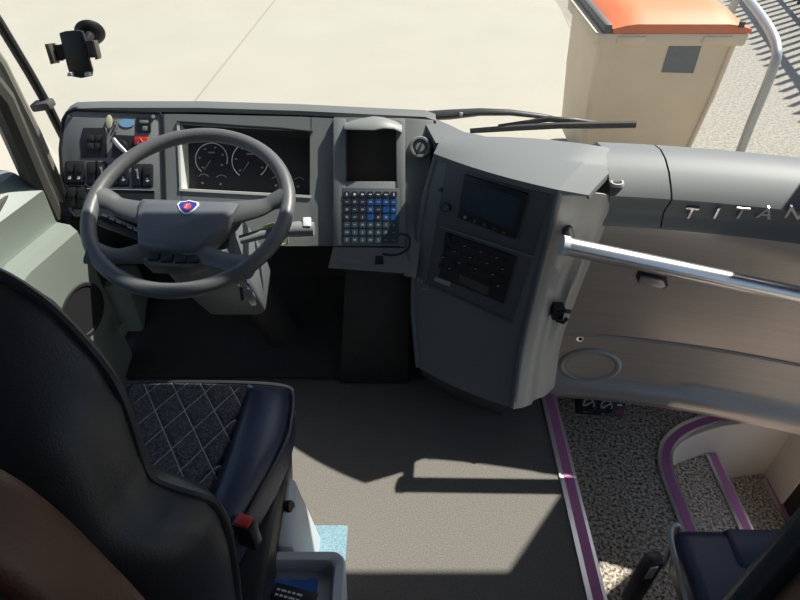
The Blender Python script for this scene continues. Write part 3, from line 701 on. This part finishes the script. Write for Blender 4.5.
# ------------------------------------------------------------------ steering column and wheel
WC = Vector((-.490, 1.20, .745)); tilt = R(19)
rotW = Matrix.Rotation(tilt, 3, 'X'); MW = Matrix.Translation(WC) @ rotW.to_4x4()
colm = thing('steering_column', 'grey steering column with stalks below the steering wheel', 'steering column', MW @ Vector((0, 0, -.42)))
wl_ = lambda x, y, z=0: MW @ Vector((x, y, z))
def colring(z, x0, x1, y0, y1, r=.02): return [wl_(x, y, z) for x, y in rrect((x0+x1)/2, (y0+y1)/2, x1-x0, y1-y0, r, 3)]
MB().loft([colring(-.06, -.08, .085, -.09, .02), colring(-.10, -.09, .10, -.10, .05), colring(-.22, -.075, .115, -.10, .06), colring(-.34, -.04, .12, -.10, .06), colring(-.36, -.03, .11, -.09, .05)]).build('column_shroud', M['cons'], colm, smooth=40)
MB().tube([wl_(.05, .03, -.34), (-.40, 1.45, .12), (-.40, 1.5, .0)], [.05, .06, .08], 14).build('column_base', M['dark'], colm)
WF = Frame(WC - rotW @ Vector((0, 0, .055)), rotW @ Vector((1, 0, 0)), rotW @ Vector((0, 1, 0)))
st = MB().tube([WF.px(x, y) for x, y in ((160, 244), (146, 238), (125, 229), (103, 220))], [.012, .014, .017, .018], 12, flat=.8).build('left_stalk', M['black'], colm)
for x, y in ((107, 219), (114, 222.5), (121, 225.5), (132, 231), (138, 233.5)):
    MB().prism([WF.px(x+a, y+b, .0142) for a, b in ((-2.2, -1.6), (2.0, 0), (2.0, 2), (-2.2, .4))], WF.n*.0012).build('stalk_mark', M['white'], st)
st = MB().tube([WF.px(x, y) for x, y in ((240, 240), (262, 234), (285, 230), (298, 229), (314, 229))], [.012, .014, .019, .021, .019], 12, flat=.85).build('right_stalk', M['panel'], colm)
MB().prism([WF.px(x, y, .012) for x, y in ((304, 222), (312, 222), (312, 231), (304, 231))], WF.n*.008, .002).build('stalk_button', M['greyplastic'], st)
sw = thing('steering_wheel', 'grey four spoked steering wheel with a blue and red shield badge', 'steering wheel', WC, rot=rotW)
RR = .229
MB().tube([wl_(RR*math.cos(2*math.pi*k/64), RR*math.sin(2*math.pi*k/64), 0) for k in range(64)], .0175, 16, loop=True).build('rim', M['wheel'], sw)
pad = MB()
pt = [(-.115, .020), (.10, .010), (.123, .004), (.112, -.023), (.045, -.118), (.03, -.128), (-.082, -.118), (-.098, -.106), (-.112, -.056), (-.122, .007)]
def insetp(P, k, dz, dy=0): cx = sum(p[0] for p in P)/len(P); cy = sum(p[1] for p in P)/len(P); return [wl_(cx+(x-cx)*k, cy+(y-cy)*k+dy, dz) for x, y in P]
pad.loft([insetp(pt, .92, -.055), insetp(pt, 1.02, -.03), insetp(pt, 1.0, -.005), insetp(pt, .95, .008), insetp(pt, .80, .013)])
pad = pad.build('hub_pad', M['hub'], sw, smooth=50)
def spoke(P, rs): return MB().tube(catmull([wl_(*p) for p in P], 5), [r for r in rs], 14, flat=.55, up=rotW @ Vector((0, 0, 1))).build('spoke', M['wheel'], sw)
def rlin(a, b, c, n): return [a+(b-a)*min(1, 2*i/(n-1)) if i < (n-1)/2 else b+(c-b)*(2*i/(n-1)-1) for i in range(n)]
spoke([(-.08, -.015, -.015), (-.16, .005, -.012), (-.195, .022, -.006), (-.228, .033, 0)], rlin(.035, .022, .032, 16))
spoke([(.08, -.010, -.015), (.16, .006, -.012), (.195, .022, -.006), (.228, .033, 0)], rlin(.035, .020, .032, 16))
spoke([(-.04, -.10, -.022), (-.11, -.125, -.015), (-.16, -.135, -.006), (-.20, -.128, 0)], rlin(.035, .020, .03, 16))
spoke([(.00, -.10, -.022), (.06, -.13, -.015), (.12, -.155, -.006), (.168, -.168, 0)], rlin(.035, .022, .03, 16))
lowp = [(-.09, -.10), (.05, -.10), (.062, -.15), (.03, -.165), (-.07, -.158), (-.095, -.135)]
lp = MB().loft([insetp(lowp, .95, -.04), insetp(lowp, 1.0, -.02), insetp(lowp, .93, -.008)]).build('lower_cover', M['wheel'], sw, smooth=40)
for x, y in ((-.058, -.136), (-.028, -.140), (.004, -.143), (.032, -.142)):
    MB().box((-.0125, -.010, -.004), (.0125, .010, .004), .002, M=MW @ Matrix.Translation((x, y, -.007))).build('spoke_button', M['black'], lp)
for x in (-.135, -.15): pass
sh_ = [(-.018, .006), (-.015, .012), (-.006, .013), (0, .016), (.008, .013), (.016, .011), (.018, .004), (.012, -.008), (.004, -.017), (-.004, -.017), (-.012, -.008)]
def emb(k, z): return [wl_(.002+x*1.35*k, -.012+y*1.15*k, z) for x, y in sh_]
eb = MB().loft([emb(1.05, .012), emb(1.05, .0155)]).build('badge', M['white'], sw, label='shield shaped blue and red badge')
MB().loft([emb(.86, .0156), emb(.86, .017)]).build('badge_field', mat('badge_blue', (.03, .05, .32), .3), eb)
MB().loft([[wl_(.002+.0085*math.cos(a), -.013+.0095*math.sin(a), z) for a in [2*math.pi*k/16 for k in range(16)]] for z in (.0171, .0178)]).build('badge_centre', mat('badge_red', (.70, .06, .06), .35), eb)
MB().tube([wl_(-.003, -.018, .0182), wl_(.001, -.014, .0182), wl_(-.001, -.010, .0182), wl_(.006, -.007, .0182)], .0013, 6).build('badge_figure', M['cream'], eb)
# things hanging on the column
ky = thing('key_bunch', 'bunch of keys with silver fob hanging on the steering column', 'keys', at(246, 300, Y=1.10))
kc = at(243, 284, Y=1.115)
MB().tube([kc+Vector((.013*math.cos(a), 0, .013*math.sin(a))) for a in [2*math.pi*k/18 for k in range(18)]], .0017, 6, loop=True).build('key_ring', M['chrome'], ky)
MB().tube([kc+Vector((-.012, .07, .02)), kc+Vector((-.004, 0, .011))], .004, 8).build('ignition_key', M['chrome'], ky)
MB().loft([[kc+Vector((x, .003*s_, z)) for x, z in ((.0, -.012), (.014, -.014), (.024, -.04), (.022, -.066), (.010, -.068), (.002, -.045))] for s_ in (-1, 1)], bevel=.001).build('key_fob', M['alu'], ky)
MB().tube([kc+Vector((-.006, -.004, -.012)), kc+Vector((-.008, -.005, -.045))], .0045, 8).build('second_key', M['black'], ky)
yt = thing('yellow_tag', 'yellow-green plastic tag hanging behind the right of the steering wheel', 'tag', at(285, 238, Y=1.30))
MB().loft([[at(x, y, Y=1.30+o) for x, y in ((262, 226), (274, 222), (285, 233), (287, 238), (281, 240), (268, 238))] for o in (0, .008)], bevel=.002).build('tag_plate', M['yg'], yt)
MB().tube([at(x, y, Y=1.303) for x, y in ((279, 235), (287, 236), (288, 243), (282, 245), (278, 240))], .003, 8, loop=True).build('tag_loop', M['yg'], yt)

# ------------------------------------------------------------------ driver's seat
SX = -.46
seat = thing('driver_seat', 'black leather driver seat with quilted cushion, seen from behind', 'seat', (SX, .55, 0))
hwp = [(1.152, .03), (1.146, .06), (1.137, .082), (1.105, .118), (1.054, .155), (1.016, .175), (.95, .178), (.915, .184), (.895, .205), (.868, .236), (.84, .243), (.77, .243), (.60, .225), (.46, .20), (.40, .19)]
def yc(z):
    pts = [(.40, .37), (.77, .38), (.86, .378), (.906, .372), (.95, .385), (1.016, .40), (1.054, .42), (1.105, .44), (1.137, .45), (1.16, .455)]
    for (a, b), (c_, d_) in zip(pts, pts[1:]):
        if a <= z <= c_: return b+(d_-b)*(z-a)/(c_-a)
    return pts[-1][1] if z > 1 else pts[0][1]
def ring(z, hw, front=True):
    k = min(1, hw/.15); out = []
    for i in range(17):
        a = math.pi*i/16; x = math.copysign(abs(math.cos(a))**.55, math.cos(a))*hw; d_ = (.035*k if front else .10*k)*abs(math.sin(a))**.7
        out.append(Vector((SX+x, yc(z)+(d_ if front else -d_), z)))
    return out
def half(front):
    rs = [ring(z, hw, front) for z, hw in hwp[::-1]]
    return MB().loft(rs, closed=True)
half(False).build('backrest_shell', M['leather'], seat, smooth=60)
half(True).build('backrest_front', M['leather'], seat, smooth=60)
pip = [Vector((SX+hw, yc(z), z)) for z, hw in hwp[::-1]] + [Vector((SX-hw, yc(z), z)) for z, hw in hwp]
MB().tube(catmull(pip, 3), .006, 8).build('piping', M['leather'], seat)
MB().hexa([(-.665, .36, .36), (-.35, .36, .36), (-.255, .86, .36), (-.665, .86, .36), (-.675, .36, .47), (-.37, .36, .47), (-.265, .893, .462), (-.675, .895, .465)], .035, 3).build('cushion', M['leather'], seat, smooth=50)
ins = [(-.60, .42), (-.380, .42), (-.362, .60), (-.350, .75), (-.340, .88), (-.42, .893), (-.50, .895), (-.60, .892)]
MB().prism([(x, y, .455) for x, y in ins], (0, 0, .025), .008).build('quilted_insert', M['quilt'], seat)
def bols(xa, xb, fa, fb_): return MB().loft([[Vector((x0+(x1-x0)*u, y, z)) for u, z in ((0, .43), (0, .476), (.25, .492+h), (.6, .494+h), (.92, .475), (1.0, .44), (1.0, .385), (.4, .375))] for y, x0, x1, h in ((.36, xa, xb, .015), (.60, xa, xb+fb_*.4, .012), (.80, xa+fa, xb+fb_, .004), (.875, xa+fa, xb+fb_, -.002), (.893, xa+fa+.01*0, xb+fb_*.8, -.02))])
def bol(secs): return MB().loft([[Vector((x0+(x1-x0)*u, y, z)) for u, z in ((0, .43), (0, .474), (.22, .488+h), (.6, .490+h), (.90, .474+h), (1.0, .44), (1.0, .385), (.4, .375))] for y, x0, x1, h in secs])
bol([(.40, -.40, -.335, .0), (.52, -.372, -.305, .006), (.60, -.356, -.279, .010), (.67, -.350, -.255, .012), (.74, -.347, -.238, .010), (.80, -.343, -.234, .006), (.85, -.340, -.236, .0), (.882, -.340, -.243, -.012), (.893, -.340, -.255, -.03)]).build('bolster', M['navy'], seat, smooth=60)
bols(-.60, -.672, 0, 0).build('bolster', M['navy'], seat, smooth=60)
MB().tube(catmull([(-.33, .42, .462), (-.279, .60, .466), (-.237, .74, .464), (-.233, .80, .462), (-.238, .868, .462), (-.258, .893, .464), (-.34, .899, .47), (-.50, .902, .47), (-.62, .899, .468)], 6), .005, 8).build('cushion_piping', M['leather'], seat)
MB().hexa([(-.64, .35, .05), (-.27, .35, .05), (-.27, .80, .05), (-.64, .80, .05), (-.66, .34, .36), (-.25, .34, .36), (-.25, .86, .36), (-.66, .86, .36)], .02).build('seat_base', M['black'], seat)
MB().hexa([(-.345, .30, .10), (-.312, .30, .10), (-.312, .56, .10), (-.345, .56, .10), (-.35, .30, .43), (-.318, .30, .42), (-.312, .50, .40), (-.345, .53, .42)], .012).build('side_cover', M['wheel'], seat)
bk = MB().hexa([at(236, 536, Z=.46), at(252, 538, Z=.44), at(250, 560, Z=.36), at(236, 556, Z=.36), at(238, 516, Z=.49), at(257, 520, Z=.49), at(262, 524, Z=.48), at(243, 522, Z=.48)], .003)
bq = at(245, 526, Z=.48)
bk = MB().box((-.020, -.013, -.06), (.020, .013, .016), .005, M=Matrix.Translation(bq) @ Matrix.Rotation(R(-20), 4, 'Z')).build('belt_buckle', M['black'], seat)
MB().box((-.014, -.010, .008), (.014, .012, .021), .003, M=Matrix.Translation(bq) @ Matrix.Rotation(R(-20), 4, 'Z')).build('release_button', M['red'], bk, label='red release button')

# pedestal beside the seat, tray and floor mat
pd = thing('seat_pedestal', 'light grey box beside the driver seat with a black side and knob', 'pedestal', (-.24, .66, 0))
MB().hexa([(-.262, .61, 0), (-.205, .61, 0), (-.205, .78, 0), (-.262, .78, 0), (-.262, .61, .29), (-.222, .61, .28), (-.238, .768, .295), (-.258, .768, .30)], .012).build('pedestal_box', M['greyplastic'], pd)
MB().hexa([(-.305, .61, 0), (-.264, .61, 0), (-.264, .785, 0), (-.305, .785, 0), (-.305, .61, .295), (-.264, .61, .30), (-.260, .772, .305), (-.300, .772, .305)], .004).build('side_plate', M['black'], pd)
kq = at(287, 507, Z=.285)
MB().lathe([(0, .02), (.012, .02), (.014, .016), (.014, 0), (0, 0)], kq+Vector((-.006, 0, 0)), (1, -.2, .45), 18).build('knob', M['black'], pd)
tr = thing('storage_tray', 'pale grey storage tray with raised rim beside the driver seat', 'tray', (-.21, .50, .18))
def rr3(x0, x1, y0, y1, z, r): return [Vector((x, y, z)) for x, y in rrect((x0+x1)/2, (y0+y1)/2, x1-x0, y1-y0, r, 4)]
tx0, tx1, ty0, ty1 = -.300, -.112, .33, .603
MB().loft([rr3(tx0+.01, tx1-.01, ty0+.01, ty1-.01, .0, .02), rr3(tx0, tx1, ty0, ty1, .27, .025), rr3(tx0+.003, tx1-.003, ty0+.003, ty1-.003, .285, .025), rr3(tx0+.02, tx1-.02, ty0+.02, ty1-.02, .285, .018), rr3(tx0+.026, tx1-.026, ty0+.026, ty1-.026, .277, .016), rr3(tx0+.03, tx1-.03, ty0+.03, ty1-.03, .25, .014)]).build('tray_body', M['greyplastic'], tr, smooth=50)
cg = []
random.seed(3)
for j in range(10):
    cg.append([Vector((-.285+.115*i/9+.004*random.random(), .365+.185*j/9+.004*random.random(), .258+.010*random.random())) for i in range(10)])
bc = tag(MB().sheet(cg, .004).build('blue_cloth', M['bluecloth'], None, 60), 'crumpled blue cloth lying in the pale grey tray', 'cloth'); recenter(bc)
cdm = thing('black_card', 'black card with white print lying on the blue cloth in the tray', 'card', (-.20, .49, .273))
CM = Matrix.Translation((-.212, .502, .276)) @ Matrix.Rotation(R(-14), 4, 'Z') @ Matrix.Rotation(R(4), 4, 'X')
MB().box((-.045, -.028, 0), (.045, .028, .002), .0005, M=CM).build('card_sheet', M['black'], cdm)
for k in range(2):
    x = -.038
    for n in range(5):
        w_ = random.uniform(.006, .013); MB().box((x, .014-.010*k, .002), (x+w_, .018-.010*k, .0026), M=CM).build('printed_word', M['white'], cdm); x += w_+.003
bm_ = tag(MB().box((-.30, .62, .001), (-.138, .81, .006), .001, M=None).build('floor_mat', M['bluemat']), 'light blue speckled mat piece on the floor beside the pedestal', 'mat'); recenter(bm_)

# ------------------------------------------------------------------ guide seat, first row seats
gs = thing('guide_seat', 'dark navy folding guide seat with grey edge beside the entrance steps', 'seat', (.82, .5, -.2))
MB().hexa([(.66, .22, .02), (1.10, .22, .02), (1.10, .67, .02), (.655, .69, .02), (.63, .22, .185), (1.12, .22, .185), (1.10, .70, .19), (.632, .71, .19)], .03, 3).build('seat_cushion', M['navy'], gs, smooth=50)
MB().hexa([(.74, .60, .175), (1.08, .58, .175), (1.08, .70, .17), (.74, .70, .17), (.75, .62, .20), (1.06, .60, .20), (1.06, .69, .198), (.75, .70, .198)], .008).build('front_flap', M['navy'], gs)
MB().tube(catmull([(.630, .25, .12), (.625, .50, .14), (.623, .66, .17), (.630, .705, .18), (.652, .715, .178), (.66, .71, .10), (.66, .70, -.0)], 6), .0065, 10).build('edge_tube', M['steel'], gs)
MB().hexa([(.72, .22, -.2), (1.05, .22, -.2), (1.05, .55, -.2), (.72, .55, -.2), (.70, .24, .03), (1.08, .24, .03), (1.08, .6, .03), (.70, .6, .03)], .01).build('seat_base', M['black'], gs)
MB().loft([[Vector((x, y, z)) for x, z in rrect(.87, .50, .46, .5, .1, 5)] for y in (.20, .26)], bevel=.02).build('backrest', M['navy'], gs, smooth=50)
bb = thing('seat_buckle', 'black seat belt buckle with silver insert standing beside the navy guide seat', 'buckle', at(655, 598, Z=.0))
bt_ = at(652, 562, Z=.20)
BMx = Matrix.Translation(bt_) @ Matrix.Rotation(R(8), 4, 'Z')
MB().box((-.016, -.014, -.20), (.020, .016, .018), .005, M=BMx).build('buckle_body', M['black'], bb)
MB().box((-.012, -.0165, -.045), (.006, -.012, .008), .002, M=BMx).build('silver_insert', M['alu'], bb)
MB().tube([bt_+Vector((.0, .0, -.18)), bt_+Vector((.03, -.03, -.40))], .012, 8).build('buckle_stalk', M['black'], bb)

def coach_seat(label, cx, prof_, yf, th, front, rear):
    t = thing('coach_seat', label, 'seat', (cx, yf-.2, 0), 'first row coach seats')
    def rg(z, h, y0, y1, r=.012): return [Vector((cx+x, y, z)) for x, y in rrect(0, (y0+y1)/2, 2*h, y1-y0, r, 4)]
    P = [(p.x, p.y) for p in catmull([Vector((z, h, 0)) for z, h in prof_], 4)]
    MB().loft([rg(z, max(h, .02), yf-th, yf) for z, h in P]).build('backrest', front, t, smooth=60)
    MB().loft([rg(z-.012, max(h-.008, .01), yf-th-.05, yf-th+.002, .02) for z, h in P]).build('rear_shell', rear, t, smooth=60)
    MB().box((cx-.19, yf-.62, .28), (cx+.19, yf-th-.01, .42), .03).build('seat_cushion', front, t)
    MB().box((cx-.17, yf-.58, 0), (cx+.17, yf-.10, .28), .01).build('seat_base', M['black'], t)
    return t
coach_seat('dark brown leather seat back close behind the driver seat', -.42, [(.40, .215), (.8, .23), (1.0, .23), (1.09, .221), (1.162, .209), (1.204, .190), (1.24, .145), (1.262, .07), (1.266, .02)], .20, .05, M['brown'], M['leather'])
coach_seat('brown seat back with black edge behind the guide seat', .433, [(.40, .19), (.8, .20), (1.0, .20), (1.2, .198), (1.28, .175), (1.33, .11), (1.345, .02)], .19, .016, M['leather'], M['brown'])

# ------------------------------------------------------------------ on and beyond the windscreen
ph = thing('phone_holder', 'black phone holder with spread arms stuck to the windscreen', 'phone holder', at(90, 40, Y=1.60))
pc = at(90, 32, Y=1.0); 
t_ = .8
d_ = ray(90, 32)
for _ in range(200):
    q = Vector((0, 0, CAMZ))+d_*t_
    if q.y >= WS(q.x, q.z): break
    t_ += .005
wn = Vector((.33, -1, -.36)).normalized()
q = q+wn*.002
MB().lathe([(0, .016), (.022, .014), (.034, .006), (.037, .0), (0, 0)], q, wn, 28).build('suction_cup', M['black'], ph)
HF = Frame(at(77, 55, Y=q.y-.075), (1, .05, .12), (-.08, .25, 1))
MB().tube([q+wn*.01, q+wn*.03+Vector((.0, 0, .01)), HF.pt(.02, .02, -.02), HF.pt(0, 0, -.01)], [.012, .011, .012, .014], 12).build('arm', M['black'], ph)
hp = lambda x, y, w_=0: HF.px(x, y, w_)
MB().prism([hp(x, y, -.006) for x, y in ((60, 33), (66, 31), (76, 30), (83, 31), (86, 40), (88, 50), (90, 60), (93, 70), (92, 76), (82, 78), (71, 76), (68, 66), (64, 50))], HF.n*.012, .002).build('cradle', M['black'], ph)
ca = MB().prism([hp(x, y, -.006) for x, y in ((50, 44), (54, 43), (56, 45), (62, 44), (67, 58), (62, 61), (59, 60), (59, 63), (55, 63))], HF.n*.010, .0015).build('side_arm', M['black'], ph)
MB().prism([hp(x, y, .002) for x, y in ((49, 43.5), (53, 43), (59, 62.5), (55, 63.5))], HF.n*.022, .0015).build('grip_pad', M['frame'], ca)
ca = MB().prism([hp(x, y, -.006) for x, y in ((84, 41), (97, 40), (101, 57), (88, 58))], HF.n*.010, .0015).build('side_arm', M['black'], ph)
MB().prism([hp(x, y, .002) for x, y in ((95.5, 40), (98, 40), (102, 58), (99, 59))], HF.n*.022, .0015).build('grip_pad', M['frame'], ca)
for x in (73, 90): MB().prism([hp(x+a, 73+b, .004) for a, b in ((-2, -1.5), (2, -1.5), (2.5, 2.5), (-2.5, 2.5))], HF.n*.016, .0015).build('foot', M['greyplastic'], ph)

wp = thing('windscreen_wiper', 'black windscreen wiper lying across the lower windscreen outside', 'wiper', (.55, 2.02, .5))
def ow(px, py, k=.04):                                    # a point just outside the windscreen
    d = ray(px, py); t = 1.0
    while True:
        q = Vector((0, 0, CAMZ))+d*t
        if q.y >= WS(q.x, q.z)+k: return q
        t += .004
wb = MB().tube([ow(x, y, .03) for x, y in ((470, 131), (520, 127.5), (560, 125.5), (600, 125), (636, 124.5))], [.008, .010, .010, .011, .010], 8, flat=1.2).build('blade', M['rubber'], wp)
MB().tube([ow(x, y, .05) for x, y in ((498, 126), (530, 122), (548, 119), (575, 120.5), (602, 124), (634, 122.5))], [.006, .009, .011, .010, .008, .006], 8).build('blade_frame', M['black'], wp)
MB().tube([ow(x, y, .075) for x, y in ((424, 116), (450, 114.5), (480, 112), (510, 112.5), (540, 116), (552, 118))], [.020, .021, .016, .013, .011, .010], 10, flat=.8).build('wiper_arm', M['black'], wp)
MB().lathe([(0, .012), (.006, .012), (.007, 0), (0, 0)], ow(461, 114, .06), (0, -1, .2), 12).build('arm_nut', M['steel'], wp)

# wheelie bin in front of the bus
bn = thing('wheelie_bin', 'large beige waste container with an orange lid standing outside the windscreen', 'bin', (1.80, 4.9, GZ))
bx0, bx1, by0, by1, bz = 1.385, 2.40, 4.36, 5.25, .165
def bring(f, z, grow=0):
    k = f; cx = (bx0+bx1)/2; cy = (by0+by1)/2
    return [Vector((cx+(x-cx)*k, cy+(y-cy)*k, z)) for x, y in rrect(cx, cy, bx1-bx0+grow, by1-by0+grow, .05, 4)]
MB().loft([bring(.84, GZ+.10), bring(.86, GZ+.14), bring(.935, -.35), bring(.942, -.345), bring(.975, .085), bring(.975, .095)]).build('body', M['bin'], bn, smooth=40)
MB().loft([bring(1, .085, .0), bring(1.0, .085, .05), bring(1.0, bz-.01, .06), bring(1.0, bz, .05), bring(.97, bz)]).build('top_rim', M['bin'], bn, smooth=40)
for x in (bx0+.22, bx1-.20):
    MB().box((x-.10, by0-.040, .10), (x+.10, by0-.024, .15), .006).build('rim_pocket', M['bin'], bn)
cl_ = MB()
lx0, lx1, ly0, ly1 = bx0+.08, bx1+.02, by0-.02, by1+.05
lid_rows = []
for j in range(9):
    y = ly0+(ly1-ly0)*j/8; row = []
    for i in range(13):
        x = lx0+(lx1-lx0)*i/12; e = min(i, 12-i)/6
        z = bz+.03+.09*min(1, min(i, 12-i)/1.5)*min(1, .35+j/2.5)
        row.append(Vector((x, y, z)))
    lid_rows.append(row)
fr_row = [Vector((p.x, p.y-.012, bz+.005)) for p in lid_rows[0]]
ld = cl_.sheet([fr_row]+lid_rows, .02).build('lid', M['binlid'], bn, smooth=30)
MB().box((lx1-.11, ly0-.025, bz+.045), (lx1-.07, ly0-.008, bz+.085), .004).build('lid_lock', M['black'], ld)
MB().box((bx0+.02, by0-.02, bz-.01), (bx0+.075, by1, bz+.06), .012).build('side_handle', M['frame'], bn)
def bfp(px, py):                                          # a point on the sloping front of the bin body
    d = ray(px, py); t = 3.5
    while True:
        q = Vector((0, 0, CAMZ))+d*t; f = .942+.033*min(1, max(0, (q.z+.345)/.43)); cy = (by0+by1)/2
        if q.y >= cy-(by1-by0)/2*f: return q
        t += .003
MB().loft([[bfp(x, y)+Vector((0, o, 0)) for x, y in ((671, 38), (703, 40), (693, 73), (661, 72))] for o in (.004, -.006)]).build('label_plate', M['label'], bn, label='plain dark grey label')
bcx, bcy = (bx0+bx1)/2, (by0+by1)/2
MB().tube([(bcx+(bx1-.05-bcx)*f, bcy+(by0-bcy)*f-.004, z) for f, z in ((.975, .08), (.945, -.34), (.86, GZ+.14))], .014, 8).build('corner_rib', M['bin'], bn)
for x in (bx0+.20, bx1-.20):
    for y in (by0+.2, by1-.2):
        MB().lathe([(0, -.03), (.09, -.03), (.10, -.02), (.10, .02), (.09, .03), (0, .03)], (x, y, GZ+.10), (1, 0, 0), 24).build('wheel', M['rubber'], bn)
# galvanised hoop barrier behind the bin
hp_ = thing('hoop_barrier', 'bent galvanised pipe standing at the right of the beige bin', 'barrier', (2.65, 4.3, GZ))
MB().tube([(2.66, 4.3, GZ), (2.65, 4.3, -.45)]+catmull([(2.65, 4.3, -.4), (2.65, 4.3, -.08), (2.66, 4.36, .05), (2.70, 4.6, .11), (2.80, 5.1, .13), (2.92, 5.6, .10), (2.93, 5.68, .0), (2.93, 5.7, -.2)], 6)+[(2.93, 5.7, GZ)], .034, 14).build('pipe', M['steel'], hp_)
MB().lathe([(0, .015), (.09, .015), (.095, 0), (0, 0)], (2.66, 4.3, GZ), (0, 0, 1), 20).build('foot_plate', M['steel'], hp_)
# dark rubber block on the ground left of the bin
rbk = tag(MB().box((1.15, 4.32, GZ), (1.42, 4.62, GZ+.2), .03).build('rubber_block', M['rubber']), 'dark block on the ground at the lower left of the beige bin', 'block'); recenter(rbk)
# palisade fence to the right (its shadow falls into view)
fn = thing('palisade_fence', 'grey bar fence right of the yard, casting its striped shadow on the ground', 'fence', (5.2, 7.4, GZ))
A0, A1 = Vector((4.85, 5.2, 0)), Vector((6.1, 10.6, 0)); n = 30
for k in range(n):
    p = A0.lerp(A1, k/(n-1)); MB().box((p.x-.035, p.y-.012, GZ), (p.x+.035, p.y+.012, 1.0), .004).build('fence_bar', M['frame'], fn)
for z, h in ((.45, .16), (-.6, .1)):
    MB().hexa([(A0.x-.02, A0.y, z), (A0.x+.02, A0.y, z), (A1.x+.02, A1.y, z), (A1.x-.02, A1.y, z), (A0.x-.02, A0.y, z+h), (A0.x+.02, A0.y, z+h), (A1.x+.02, A1.y, z+h), (A1.x-.02, A1.y, z+h)]).build('fence_rail', M['frame'], fn)
